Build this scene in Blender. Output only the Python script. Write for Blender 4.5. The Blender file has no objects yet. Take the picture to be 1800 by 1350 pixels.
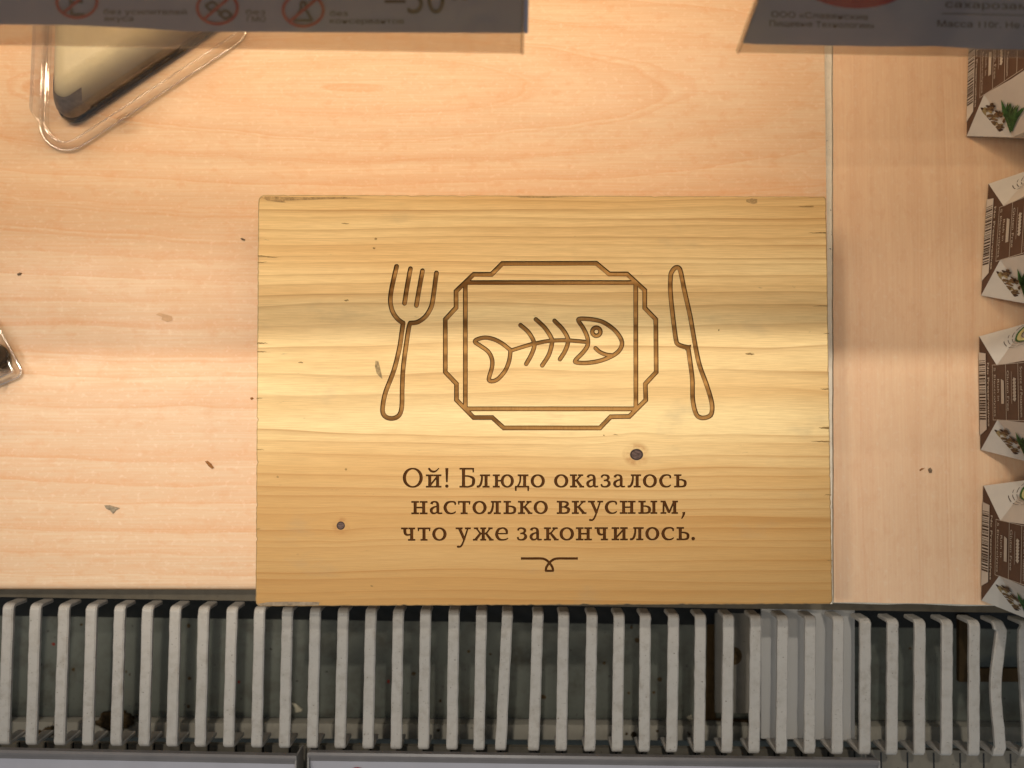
import bpy, bmesh, math, random
from mathutils import Vector
from mathutils.geometry import delaunay_2d_cdt
random.seed(7)
C = bpy.context.scene.collection
scene = bpy.context.scene
R = math.radians

# ------------------------------------------------------------------ camera, world, lamps, exposure
CAMZ, FPX, TILT = 0.389, 1300.0, R(1.75)
cam = bpy.data.cameras.new('camera')
cam.sensor_width = 36.0
cam.lens = 36.0 * FPX / 1800.0
cam.clip_start, cam.clip_end = 0.005, 50
cam.dof.use_dof = True
cam.dof.focus_distance = 0.366
cam.dof.aperture_fstop = 5.2
camo = bpy.data.objects.new('camera', cam)
camo.location = (0, 0, CAMZ)
camo.rotation_euler = (TILT, 0, 0)
C.objects.link(camo)
scene.camera = camo

world = bpy.data.worlds.new('World')
scene.world = world
world.use_nodes = True
bgn = world.node_tree.nodes['Background']
bgn.inputs[0].default_value = (0.80, 0.90, 1.0, 1)
bgn.inputs[1].default_value = 0.28


def area(name, loc, sx, sy, power, col, aim=(0, 0, 0)):
    l = bpy.data.lights.new(name, 'AREA')
    l.shape = 'RECTANGLE'
    l.size, l.size_y = sx, sy
    l.energy, l.color = power, col
    o = bpy.data.objects.new(name, l)
    o.location = loc
    o.rotation_euler = (Vector(aim) - Vector(loc)).to_track_quat('-Z', 'Y').to_euler()
    C.objects.link(o)
    return o


WARM = (1.0, 0.88, 0.70)
SPOTCOL = (1.0, 0.90, 0.76)
tube_a = area('canopy_tube_light', (-0.33, -0.159, 1.73), 0.80, 0.018, 1.4, WARM, (-0.33, -0.159, 0))
tube_b = area('canopy_tube_light', (-0.33, -0.0525, 1.73), 0.80, 0.018, 2.1, WARM, (-0.33, -0.05, 0))
sl = bpy.data.lights.new('middle_fill_spot', 'SPOT')  # added spot, shaped and aimed to brighten the middle of the shelf
sl.energy, sl.color = 84.0, SPOTCOL
sl.spot_size, sl.spot_blend, sl.shadow_soft_size = R(9.2), 1.0, 0.05
spot_d = bpy.data.objects.new('middle_fill_spot', sl)
spot_d.location = (-0.12, 0.68, 1.73)
spot_d.rotation_euler = (Vector((-0.06, 0.018, 0)) - Vector(spot_d.location)).to_track_quat('-Z', 'Y').to_euler()
spot_d.scale = (4.0, 1.0, 1.0)
C.objects.link(spot_d)
s2 = bpy.data.lights.new('side_fill_spot', 'SPOT')  # added fill from the left, lifts the dim band across the upper sign
s2.energy, s2.color = 67.0, SPOTCOL
s2.spot_size, s2.spot_blend, s2.shadow_soft_size = R(17.0), 1.0, 0.16
spot_e = bpy.data.objects.new('side_fill_spot', s2)
spot_e.location = (-1.25, 0.26, 1.73)
spot_e.rotation_euler = (Vector((-0.05, 0.05, 0)) - Vector(spot_e.location)).to_track_quat('-Z', 'Y').to_euler()
C.objects.link(spot_e)
s3 = bpy.data.lights.new('rear_spotlight', 'SPOT')
s3.energy, s3.color = 40.0, (1.0, 0.94, 0.84)
s3.spot_size, s3.spot_blend, s3.shadow_soft_size = R(9.5), 1.0, 0.025
spot_f = bpy.data.objects.new('rear_spotlight', s3)
spot_f.location = (-0.10, 1.02, 1.73)
spot_f.rotation_euler = (Vector((-0.02, -0.20, 0)) - Vector(spot_f.location)).to_track_quat('-Z', 'Y').to_euler()
spot_f.scale = (4.5, 1.0, 1.0)
C.objects.link(spot_f)
strip_c = area('under_shelf_strip_light', (-0.10, 0.245, 0.193), 0.55, 0.010, 0.89, (1.0, 0.80, 0.56), (-0.10, 0.195, 0))

vs = scene.view_settings
vs.view_transform = 'Standard'
vs.look = 'None'
vs.exposure = 0.0
vs.gamma = 1.0
vs.use_curve_mapping = False
scene.cycles.max_bounces = 8
scene.cycles.transparent_max_bounces = 16
scene.cycles.caustics_reflective = False
scene.cycles.caustics_refractive = False

# ------------------------------------------------------------------ helpers
ct, st = math.cos(TILT), math.sin(TILT)


def ray(px, py):
    x, y, z = (px - 900) / FPX, -(py - 675) / FPX, -1.0
    return Vector((x, y * ct - z * st, y * st + z * ct))


def P(px, py, z):
    """the world point at height z that the photograph shows at pixel (px, py)"""
    d = ray(px, py)
    return Vector((0, 0, CAMZ)) + d * ((z - CAMZ) / d.z)


class MB:
    def __init__(self):
        self.v, self.f, self.m = [], [], []

    def add(self, verts, faces, mat=0):
        b = len(self.v)
        self.v += [Vector(v) for v in verts]
        for f in faces:
            self.f.append([b + i for i in f])
            self.m.append(mat)

    def box(self, a, b, mat=0):
        (x0, y0, z0), (x1, y1, z1) = a, b
        self.add([(x0, y0, z0), (x1, y0, z0), (x1, y1, z0), (x0, y1, z0), (x0, y0, z1), (x1, y0, z1), (x1, y1, z1), (x0, y1, z1)],
                 [(3, 2, 1, 0), (4, 5, 6, 7), (0, 1, 5, 4), (1, 2, 6, 5), (2, 3, 7, 6), (3, 0, 4, 7)], mat)

    def quadbox(self, pts, z0, z1, mat=0):
        """four plan points (CCW) pulled up from z0 to z1"""
        n = len(pts)
        self.add([(p[0], p[1], z0) for p in pts] + [(p[0], p[1], z1) for p in pts],
                 [tuple(range(n - 1, -1, -1)), tuple(range(n, 2 * n))] + [(i, (i + 1) % n, n + (i + 1) % n, n + i) for i in range(n)], mat)

    def poly(self, pts, mat=0):
        self.add(pts, [tuple(range(len(pts)))], mat)

    def loft(self, rings, mat=0, cap0=True, cap1=True, closed=True):
        n = len(rings[0])
        vs, fs = [], []
        for r in rings:
            vs += r
        for k in range(len(rings) - 1):
            for i in range(n if closed else n - 1):
                j = (i + 1) % n
                fs.append((k * n + i, k * n + j, (k + 1) * n + j, (k + 1) * n + i))
        if cap0:
            fs.append(tuple(range(n - 1, -1, -1)))
        if cap1:
            fs.append(tuple(range((len(rings) - 1) * n, len(rings) * n)))
        self.add(vs, fs, mat)


def wloc(o):
    p = Vector((0, 0, 0))
    while o:
        p = p + o.location
        o = o.parent
    return p


def build(name, mb, mats, parent=None, loc=None, bevel=0, smooth=False, segs=2, recalc=True):
    me = bpy.data.meshes.new(name)
    o = bpy.data.objects.new(name, me)
    C.objects.link(o)
    if parent:
        o.parent = parent
    elif loc is not None:
        o.location = loc
    off = wloc(o)
    me.from_pydata([tuple(v - off) for v in mb.v], [], mb.f)
    for m in (mats if isinstance(mats, (list, tuple)) else [mats]):
        me.materials.append(m)
    me.polygons.foreach_set('material_index', mb.m)
    if recalc:
        bm = bmesh.new()
        bm.from_mesh(me)
        bmesh.ops.recalc_face_normals(bm, faces=bm.faces)
        bm.to_mesh(me)
        bm.free()
    me.polygons.foreach_set('use_smooth', [smooth] * len(me.polygons))
    me.update()
    if bevel:
        b = o.modifiers.new('bevel', 'BEVEL')
        b.width, b.segments, b.limit_method, b.angle_limit = bevel, segs, 'ANGLE', R(40)
        b.harden_normals = False
    return o


def tag(o, label=None, cat=None, group=None, kind=None):
    if label: o['label'] = label
    if cat: o['category'] = cat
    if group: o['group'] = group
    if kind: o['kind'] = kind
    return o


def thing(name, loc, label, cat, group=None):
    o = bpy.data.objects.new(name, None)
    o.empty_display_size = 0.01
    o.location = loc
    C.objects.link(o)
    return tag(o, label, cat, group)


# ------------------------------------------------------------------ node helper
class G:
    def __init__(self, name):
        self.mat = bpy.data.materials.new(name)
        self.mat.use_nodes = True
        self.nt = self.mat.node_tree
        self.bsdf = self.nt.nodes['Principled BSDF']
        self.out = self.nt.nodes['Material Output']

    def n(self, t, **kw):
        nd = self.nt.nodes.new(t)
        for k, v in kw.items():
            setattr(nd, k, v)
        return nd

    def l(self, a, b):
        self.nt.links.new(a, b)

    def put(self, sock, v):
        if isinstance(v, (int, float)):
            sock.default_value = v
        elif isinstance(v, (tuple, list)):
            sock.default_value = tuple(v) if len(v) == len(sock.default_value) else tuple(v) + (1,)
        else:
            self.l(v, sock)

    def m(self, op, a, b=0.0, c=0.0):
        nd = self.n('ShaderNodeMath', operation=op)
        self.put(nd.inputs[0], a); self.put(nd.inputs[1], b); self.put(nd.inputs[2], c)
        return nd.outputs[0]

    def pos(self):
        if not hasattr(self, '_p'):
            tc = self.n('ShaderNodeTexCoord')
            sp = self.n('ShaderNodeSeparateXYZ')
            self.l(tc.outputs['Object'], sp.inputs[0])
            self._p = (sp.outputs[0], sp.outputs[1], sp.outputs[2], tc.outputs['Object'])
        return self._p

    def vec(self, x, y, z=0.0):
        nd = self.n('ShaderNodeCombineXYZ')
        self.put(nd.inputs[0], x); self.put(nd.inputs[1], y); self.put(nd.inputs[2], z)
        return nd.outputs[0]

    def noise(self, v, scale, detail=2.0, rough=0.5, dist=0.0):
        nd = self.n('ShaderNodeTexNoise')
        self.l(v, nd.inputs['Vector'])
        nd.inputs['Scale'].default_value = scale
        nd.inputs['Detail'].default_value = detail
        nd.inputs['Roughness'].default_value = rough
        nd.inputs['Distortion'].default_value = dist
        return nd.outputs[0]

    def ramp(self, f, stops, interp='LINEAR'):
        nd = self.n('ShaderNodeValToRGB')
        nd.color_ramp.interpolation = interp
        e = nd.color_ramp.elements
        while len(e) < len(stops):
            e.new(0.5)
        for el, (p, c) in zip(e, stops):
            el.position = p
            el.color = (c, c, c, 1) if isinstance(c, (int, float)) else tuple(c) + (1,)
        self.l(f, nd.inputs[0])
        return nd.outputs[0]

    def mix(self, f, a, b, mode='MIX'):
        nd = self.n('ShaderNodeMix', data_type='RGBA', blend_type=mode)
        self.put(nd.inputs[0], f); self.put(nd.inputs[6], a); self.put(nd.inputs[7], b)
        return nd.outputs[2]

    def bump(self, h, strength=0.3, dist=0.0005):
        nd = self.n('ShaderNodeBump')
        nd.inputs['Strength'].default_value = strength
        nd.inputs['Distance'].default_value = dist
        self.l(h, nd.inputs['Height'])
        self.l(nd.outputs[0], self.bsdf.inputs['Normal'])

    def done(self, col, rough=0.5, spec=0.5, metal=0.0):
        self.put(self.bsdf.inputs['Base Color'], col)
        self.put(self.bsdf.inputs['Roughness'], rough)
        self.put(self.bsdf.inputs['Specular IOR Level'], spec)
        self.put(self.bsdf.inputs['Metallic'], metal)
        return self.mat


def plain(name, col, rough=0.5, spec=0.5, vary=0.12, scale=60.0, metal=0.0):
    g = G(name)
    x, y, z, p = g.pos()
    n = g.noise(p, scale, 4, 0.6)
    d = tuple(c * (1 - vary) for c in col)
    l = tuple(min(1, c * (1 + vary)) for c in col)
    return g.done(g.ramp(n, [(0.3, d), (0.7, l)]), rough, spec, metal)


# ---- pine of the sign (object space: x along the grain)
KNOTS = [((1119, 799), 0.0030, 0.0026), ((599, 924), 0.0019, 0.0019)]
SIGN_Z = 0.025
SIGN_ORG = P(957, 705, 0.0)
SIGN_ORG.z = 0


def pine(name, mode):
    g = G(name)
    x, y, z, p = g.pos()
    w1 = g.noise(g.vec(g.m('MULTIPLY', x, 5.0), g.m('MULTIPLY', y, 14.0)), 1.0, 2, 0.5)
    yy = g.m('ADD', y, g.m('MULTIPLY', g.m('SUBTRACT', w1, 0.5), 0.014))
    knot = None
    halo = None
    for (kp, rx, ry) in KNOTS:
        k = P(kp[0], kp[1], SIGN_Z) - SIGN_ORG
        dx = g.m('DIVIDE', g.m('SUBTRACT', x, k.x), rx)
        dy = g.m('DIVIDE', g.m('SUBTRACT', y, k.y), ry)
        r2 = g.m('ADD', g.m('MULTIPLY', dx, dx), g.m('MULTIPLY', dy, dy))
        gs = g.m('POWER', 2.718, g.m('MULTIPLY', g.m('ADD', g.m('MULTIPLY', g.m('MULTIPLY', dx, dx), 0.045), g.m('MULTIPLY', g.m('MULTIPLY', dy, dy), 0.11)), -1.0))
        yy = g.m('SUBTRACT', yy, g.m('MULTIPLY', g.m('MULTIPLY', g.m('SUBTRACT', y, k.y), gs), 0.85))
        rr = g.m('SQRT', r2)
        kk = g.ramp(g.m('DIVIDE', rr, 4.0), [(0.0, 0.75), (0.19, 0.80), (0.215, 1.0), (0.25, 1.0), (0.275, 0.0)])
        nz = g.ramp(g.noise(p, 300, 3), [(0.40, 0.0), (0.62, 0.9)])
        hh = g.m('MULTIPLY', g.ramp(g.m('DIVIDE', rr, 4.0), [(0.25, 0.55), (0.42, 0.55), (0.62, 0.0)]), g.m('ADD', 0.25, nz))
        knot = kk if knot is None else g.m('MAXIMUM', knot, kk)
        halo = hh if halo is None else g.m('MAXIMUM', halo, hh)
    # ring spacing: tight at the front and back edges, wide in the middle of the board
    sp = g.ramp(g.m('ADD', g.m('MULTIPLY', y, 4.8), 0.5), [(0.0, 0.0), (0.42, 0.50), (0.60, 0.575), (0.74, 0.66), (1.0, 1.0)])
    dphase = g.m('MULTIPLY', g.m('SUBTRACT', yy, y), 120.0)
    ph = g.m('ADD', g.m('MULTIPLY', sp, 34.0), dphase)
    jit = g.noise(g.vec(g.m('MULTIPLY', x, 2.0), g.m('MULTIPLY', ph, 0.9)), 1.0, 1)
    ph = g.m('ADD', ph, g.m('MULTIPLY', jit, 1.6))
    fr = g.m('FRACT', ph)
    late = g.ramp(fr, [(0.0, 0.0), (0.45, 0.06), (0.80, 0.55), (0.93, 1.0), (1.0, 0.0)])
    strength = g.noise(g.vec(g.m('MULTIPLY', x, 3.0), g.m('FLOOR', ph)), 1.7, 1)
    late = g.m('MULTIPLY', late, g.ramp(strength, [(0.25, 0.15), (0.7, 1.0)]))
    broad = g.noise(g.vec(g.m('MULTIPLY', x, 3.0), g.m('MULTIPLY', yy, 42.0)), 1.0, 2)
    fib = g.noise(g.vec(g.m('MULTIPLY', x, 60.0), g.m('MULTIPLY', y, 2200.0)), 1.0, 3, 0.65)
    spk = g.noise(g.vec(g.m('MULTIPLY', x, 120.0), g.m('MULTIPLY', y, 420.0)), 1.0, 3, 0.6)
    base = g.mix(g.ramp(broad, [(0.34, 0.0), (0.62, 1.0)]), (0.86, 0.565, 0.240), (1.0, 0.765, 0.385))
    # browner towards the front edge: wood tone plus light falloff put into the colour
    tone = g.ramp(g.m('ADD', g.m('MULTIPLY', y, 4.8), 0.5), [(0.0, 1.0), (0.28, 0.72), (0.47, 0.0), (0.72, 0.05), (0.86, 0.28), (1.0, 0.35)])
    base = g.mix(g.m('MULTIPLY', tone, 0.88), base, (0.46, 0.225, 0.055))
    base = g.mix(g.m('MULTIPLY', late, 0.70), base, (0.40, 0.175, 0.036))
    base = g.mix(g.ramp(fib, [(0.40, 0.24), (0.60, 0.0)]), base, (0.38, 0.21, 0.07))
    base = g.mix(g.ramp(spk, [(0.20, 0.75), (0.30, 0.0)]), base, (0.26, 0.17, 0.08))
    stain = g.noise(g.vec(g.m('MULTIPLY', x, 22.0), g.m('MULTIPLY', y, 40.0)), 1.0, 4, 0.6)
    base = g.mix(g.ramp(stain, [(0.60, 0.0), (0.74, 0.28)]), base, (0.36, 0.28, 0.17))
    base = g.mix(halo, base, (0.42, 0.19, 0.055))
    kc = g.mix(g.ramp(g.noise(g.vec(g.m('MULTIPLY', x, 500.0), g.m('MULTIPLY', y, 1500.0)), 1.0, 3), [(0.35, 0.0), (0.65, 1.0)]), (0.040, 0.020, 0.015), (0.16, 0.095, 0.075))
    base = g.mix(g.ramp(knot, [(0.05, 0.0), (0.3, 1.0)]), base, kc)
    base = g.mix(g.ramp(knot, [(0.88, 0.0), (0.98, 1.0)]), base, (0.018, 0.007, 0.003))
    if mode == 'floor':
        nb = g.noise(g.vec(g.m('MULTIPLY', x, 900.0), g.m('MULTIPLY', y, 90.0)), 1.0, 2)
        bd = g.noise(g.vec(g.m('MULTIPLY', x, 6.0), g.m('MULTIPLY', yy, 150.0)), 1.0, 2)
        base = g.mix(0.93, base, g.mix(g.m('MULTIPLY', g.ramp(bd, [(0.36, 0.0), (0.60, 1.0)]), g.m('ADD', 0.5, nb)), (0.150, 0.056, 0.010), (0.50, 0.250, 0.072)))
        base = g.mix(g.m('MULTIPLY', g.ramp(fr, [(0.3, 0.0), (0.95, 0.6)]), strength), base, (0.10, 0.038, 0.007))
    elif mode == 'text':
        nb = g.noise(g.vec(g.m('MULTIPLY', x, 400.0), g.m('MULTIPLY', y, 300.0)), 1.0, 2)
        base = g.mix(0.985, base, g.mix(nb, (0.026, 0.007, 0.0015), (0.135, 0.048, 0.012)))
    elif mode == 'rim':
        base = g.mix(0.95, base, (0.045, 0.013, 0.002))
    elif mode == 'side':
        ng = g.noise(g.vec(g.m('MULTIPLY', x, 30.0), g.m('MULTIPLY', y, 260.0), g.m('MULTIPLY', z, 120.0)), 1.0, 3)
        base = g.mix(0.6, base, g.mix(ng, (0.15, 0.095, 0.045), (0.42, 0.29, 0.14)))
    h = g.m('ADD', g.m('MULTIPLY', late, 0.7), g.m('MULTIPLY', fib, 0.35))
    g.bump(h, 0.22, 0.0003)
    return g.done(base, 0.52 if mode in ('top', 'side') else 0.85, 0.30 if mode in ('top', 'side') else 0.08)


# ---- printed wood laminate of the shelf boards
def laminate(name, colA, colB, colG, centre, ax, ay, freq, vertical=False):
    g = G(name)
    x, y, z, p = g.pos()
    if vertical:
        x, y = y, x
    wob = g.noise(g.vec(g.m('MULTIPLY', x, 7.0), g.m('MULTIPLY', y, 16.0)), 1.0, 3, 0.55)
    fine = g.noise(g.vec(g.m('MULTIPLY', x, 90.0), g.m('MULTIPLY', y, 260.0)), 1.0, 3, 0.6)
    dx = g.m('DIVIDE', g.m('SUBTRACT', x, centre[0]), ax)
    dy = g.m('DIVIDE', g.m('SUBTRACT', y, centre[1]), ay)
    r = g.m('SQRT', g.m('ADD', g.m('MULTIPLY', dx, dx), g.m('MULTIPLY', dy, dy)))
    r = g.m('ADD', r, g.m('MULTIPLY', g.m('SUBTRACT', wob, 0.5), 0.55))
    r = g.m('ADD', r, g.m('MULTIPLY', g.m('SUBTRACT', fine, 0.5), 0.035))
    n1 = g.noise(g.vec(g.m('MULTIPLY', r, freq), 0.0, 3.7), 1.0, 3, 0.6)
    fr = g.m('FRACT', g.m('ADD', g.m('MULTIPLY', r, freq * 0.62), g.m('MULTIPLY', n1, 1.5)))
    line = g.ramp(fr, [(0.0, 0.0), (0.45, 0.08), (0.80, 0.55), (0.93, 1.0), (1.0, 0.0)])
    wax = g.noise(g.vec(g.m('MULTIPLY', x, 5.0), g.m('MULTIPLY', r, 2.3)), 1.0, 2)
    line = g.m('MULTIPLY', line, g.ramp(wax, [(0.30, 0.12), (0.65, 1.0)]))
    cell = g.noise(g.vec(g.m('MULTIPLY', x, 330.0), g.m('MULTIPLY', y, 420.0)), 1.0, 2, 0.55)
    streak = g.noise(g.vec(g.m('MULTIPLY', x, 22.0), g.m('MULTIPLY', y, 900.0)), 1.0, 3, 0.6)
    col = g.mix(g.ramp(n1, [(0.30, 0.0), (0.70, 1.0)]), colA, colB)
    line = g.m('MULTIPLY', line, g.ramp(cell, [(0.30, 0.45), (0.6, 1.0)]))
    col = g.mix(g.m('MULTIPLY', line, 0.95), col, colG)
    col = g.mix(g.ramp(streak, [(0.40, 0.30), (0.62, 0.0)]), col, colG)
    col = g.mix(g.ramp(cell, [(0.55, 0.0), (0.75, 0.38)]), col, (0.90, 0.70, 0.52))
    mott = g.noise(g.vec(g.m('MULTIPLY', x, 110.0), g.m('MULTIPLY', y, 190.0)), 1.0, 3, 0.6)
    col = g.mix(g.ramp(mott, [(0.52, 0.0), (0.72, 0.45)]), col, colG)
    spk = g.noise(p, 95, 2, 0.5)
    col = g.mix(g.ramp(spk, [(0.175, 0.75), (0.20, 0.0)]), col, (0.30, 0.14, 0.06))
    g.bump(cell, 0.05, 0.0002)
    rg = g.ramp(g.noise(p, 30, 4, 0.6), [(0.3, 0.36), (0.7, 0.52)])
    return g.done(col, rg, 0.45)


def dirty(name, base, dirt, scale=90.0, amt=0.33, rough=0.55, spec=0.4, big=18.0, speck=(0.05, 0.035, 0.02), spk=0.30):
    g = G(name)
    x, y, z, p = g.pos()
    n = g.noise(p, scale, 5, 0.65)
    b = g.noise(p, big, 3, 0.55)
    f = g.m('MULTIPLY', g.ramp(n, [(0.45, 0.0), (0.75, 1.0)]), g.ramp(b, [(0.3, amt * 0.4), (0.7, amt * 1.6)]))
    col = g.mix(f, base, dirt)
    s = g.noise(p, scale * 4.2, 2, 0.5)
    col = g.mix(g.ramp(s, [(spk - 0.07, 0.9), (spk, 0.0)]), col, speck)
    g.bump(n, 0.10, 0.0003)
    return g.done(col, rough, spec)


def clear_plastic(name, tint=(0.96, 0.95, 0.93), gloss=0.045, rough=0.08, haze=0.0):
    g = G(name)
    nt = g.nt
    nt.nodes.remove(g.bsdf)
    tr = g.n('ShaderNodeBsdfTransparent')
    tr.inputs[0].default_value = tint + (1,)
    gl = g.n('ShaderNodeBsdfGlossy')
    gl.inputs['Roughness'].default_value = rough
    gl.inputs['Color'].default_value = (1, 1, 1, 1)
    lw = g.n('ShaderNodeLayerWeight')
    lw.inputs[0].default_value = 0.5
    x, y, z, p = g.pos()
    nz = g.noise(p, 150, 3)
    f = g.m('MINIMUM', g.m('ADD', g.m('MULTIPLY', g.m('POWER', lw.outputs['Facing'], 4.0), 0.8), g.m('MULTIPLY', nz, gloss)), 0.9)
    mx = g.n('ShaderNodeMixShader')
    g.l(f, mx.inputs[0]); g.l(tr.outputs[0], mx.inputs[1]); g.l(gl.outputs[0], mx.inputs[2])
    last = mx.outputs[0]
    if haze:
        df = g.n('ShaderNodeBsdfDiffuse')
        df.inputs[0].default_value = (0.6, 0.5, 0.4, 1)
        m2 = g.n('ShaderNodeMixShader')
        m2.inputs[0].default_value = haze
        g.l(last, m2.inputs[1]); g.l(df.outputs[0], m2.inputs[2])
        last = m2.outputs[0]
    g.l(last, g.out.inputs[0])
    return g.mat


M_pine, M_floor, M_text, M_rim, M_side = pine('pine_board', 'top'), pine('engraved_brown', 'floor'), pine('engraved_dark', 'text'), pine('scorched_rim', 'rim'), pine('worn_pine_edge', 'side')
M_lamL = laminate('peach_laminate', (0.74, 0.500, 0.310), (0.81, 0.590, 0.385), (0.72, 0.365, 0.170), (-0.085, 0.170), 0.150, 0.024, 3.0)
M_lamR = laminate('pinkish_laminate', (0.83, 0.555, 0.345), (0.90, 0.625, 0.395), (0.76, 0.435, 0.250), (0.30, 0.20), 0.60, 0.016, 1.7, True)
M_edgeL = plain('orange_laminate_edge', (0.62, 0.33, 0.14), 0.4, 0.4, 0.10, 80)
M_edgeW = dirty('bare_white_edge', (0.85, 0.78, 0.64), (0.42, 0.33, 0.22), 160, 0.3, 0.7)
M_crack = plain('dark_gap_filler', (0.10, 0.075, 0.05), 0.9, 0.2)
M_bar = dirty('chipped_white_paint', (0.455, 0.42, 0.375), (0.25, 0.205, 0.15), 210, 0.42, 0.40, 0.5, 45, (0.13, 0.10, 0.07), 0.325)
M_rail = dirty('grimy_grey_paint', (0.20, 0.175, 0.135), (0.09, 0.07, 0.045), 130, 0.5, 0.5)
M_floorc = dirty('dirty_channel_metal', (0.138, 0.144, 0.118), (0.065, 0.055, 0.036), 70, 0.8, 0.55, 0.4, 16, (0.02, 0.014, 0.008), 0.31)
M_ledge = dirty('dirty_cream_metal', (0.50, 0.45, 0.36), (0.12, 0.09, 0.055), 60, 0.45, 0.6, 0.3, 22, (0.05, 0.03, 0.018), 0.30)
M_rust = dirty('rust', (0.060, 0.036, 0.014), (0.022, 0.013, 0.006), 180, 0.7, 0.9, 0.2)
M_platew = dirty('white_enamel', (0.50, 0.475, 0.44), (0.40, 0.36, 0.31), 50, 0.2, 0.35, 0.5, 20, (0.2, 0.17, 0.13), 0.20)
M_plateg = dirty('grey_enamel', (0.22, 0.20, 0.17), (0.12, 0.10, 0.075), 80, 0.35, 0.5)
M_black = plain('black_plastic', (0.012, 0.011, 0.010), 0.25, 0.5)
M_grime = plain('brown_grime', (0.085, 0.056, 0.028), 0.95, 0.1, 0.5, 400)
M_clear = clear_plastic('clear_blister', (0.955, 0.945, 0.93), 0.10, 0.06)
M_lip = clear_plastic('clear_rim', (0.93, 0.91, 0.89), 0.45, 0.05)
M_holder = clear_plastic('clear_holder', (0.80, 0.76, 0.70), 0.06, 0.10, 0.10)
M_paper = plain('grey_white_paper', (0.335, 0.36, 0.47), 0.75, 0.2, 0.03, 40)
M_ink = plain('black_ink', (0.03, 0.028, 0.028), 0.7, 0.2)
M_red = plain('red_ink', (0.36, 0.015, 0.02), 0.7, 0.2)
M_cardW = plain('white_card', (0.60, 0.55, 0.48), 0.5, 0.35, 0.05, 90)
M_cardB = plain('brown_card', (0.090, 0.045, 0.028), 0.5, 0.35, 0.12, 300)
M_barink = plain('brown_ink', (0.055, 0.030, 0.020), 0.6, 0.3)
M_cream = plain('cream_ink', (0.50, 0.44, 0.36), 0.6, 0.3)
M_green = plain('green_ink', (0.045, 0.13, 0.035), 0.6, 0.3, 0.5, 500)
M_green2 = plain('pale_green_ink', (0.18, 0.27, 0.10), 0.6, 0.3, 0.3, 500)
M_yell = plain('pale_yellow_ink', (0.62, 0.58, 0.27), 0.6, 0.3)
M_tan = plain('tan_ink', (0.30, 0.22, 0.10), 0.6, 0.3, .4, 900)
M_green3 = plain('dark_green_ink', (0.018, 0.055, 0.016), 0.6, 0.3, 0.4, 500)
M_splash = plain('splash_brown_ink', (0.16, 0.095, 0.045), 0.6, 0.3, 0.7, 900)


# ------------------------------------------------------------------ the setting: shelf boards, channel under the grille, shelf above
def px_poly(pts, z):
    return [P(x, y, z) for x, y in pts]


# left laminate board: rounded front edge
XL = P(1452, 300, 0).x
yF = P(100, 1036, 0).y
mb = MB()
prof = []
for k in range(7):
    a = math.pi / 2 * k / 6
    prof.append((yF + 0.0035 * (1 - math.sin(a)) - 0.0, -0.0035 * (1 - math.cos(a))))
rows = [(0.62, 0.0), (yF + 0.0036, 0.0)] + prof[1:] + [(yF, -0.014), (0.62, -0.014)]
# (front edge sinks very slightly to the right as in the photograph)
ra = [Vector((-0.75, y, z)) for y, z in rows]
rb = [Vector((XL, y - 0.0012 * (1 if y < 0 else 0), z)) for y, z in rows]
mb.loft([ra, rb])
left = build('shelf_surface', mb, [M_lamL, M_edgeL], smooth=False)
for f in left.data.polygons:
    c = f.center
    f.material_index = 1 if (c.z < -0.0009 or f.normal.z < 0.6) else 0
tag(left, 'broad peach wood-print shelf board under the wooden sign', 'shelf', kind='structure')

# right laminate board, a little lower, with a chipped white edge
ZR = -0.003
xr0 = P(1464.5, 500, ZR).x
mb = MB()
ybk, yfr = 0.62, P(1600, 1058, ZR).y
n = 90
lft, crk, wht = [], [], []
for i in range(n + 1):
    t = i / n
    y = P(0, 1062, ZR).y * (1 - t) + 0.30 * t
    lft.append(y)
edge = [P(1464.3, 100, ZR).x + (P(1465.6, 1060, ZR).x - P(1464.3, 100, ZR).x) * (P(0, 100, ZR).y - lft[i]) / (P(0, 100, ZR).y - P(0, 1060, ZR).y) + random.uniform(-0.00010, 0.00010) + 0.00010 * math.sin(i * 0.5) + (random.random() < 0.04) * 0.0003 for i in range(n + 1)]
fr_ = []
for i in range(61):
    t = i / 60
    x = edge[0] + (0.75 - edge[0]) * t
    fr_.append(Vector((x, yfr - 0.018 * max(0, x - 0.155) * 0.9 + random.uniform(-0.00018, 0.00018), ZR)))
top = [Vector((edge[i], lft[i], ZR)) for i in range(n, 0, -1)] + fr_ + [Vector((0.75, 0.30, ZR))]
mb.poly(top, 0)
low = [Vector((v.x, v.y, ZR - 0.012)) for v in top]
nn = len(top)
mb.add(top + low, [(i, nn + i, nn + (i + 1) % nn, (i + 1) % nn) for i in range(nn)], 1)
mb.add([(0.17, 0.30, ZR), (0.75, 0.30, ZR), (0.75, 0.62, ZR), (edge[-1], 0.62, ZR), (edge[-1], 0.30, ZR)], [(0, 1, 2, 3, 4)], 0)
right = build('shelf_surface', mb, [M_lamR, M_edgeW], recalc=False)
tag(right, 'pinkish shelf board with grain running front to back, carrying the cartons', 'shelf', kind='structure')
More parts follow.
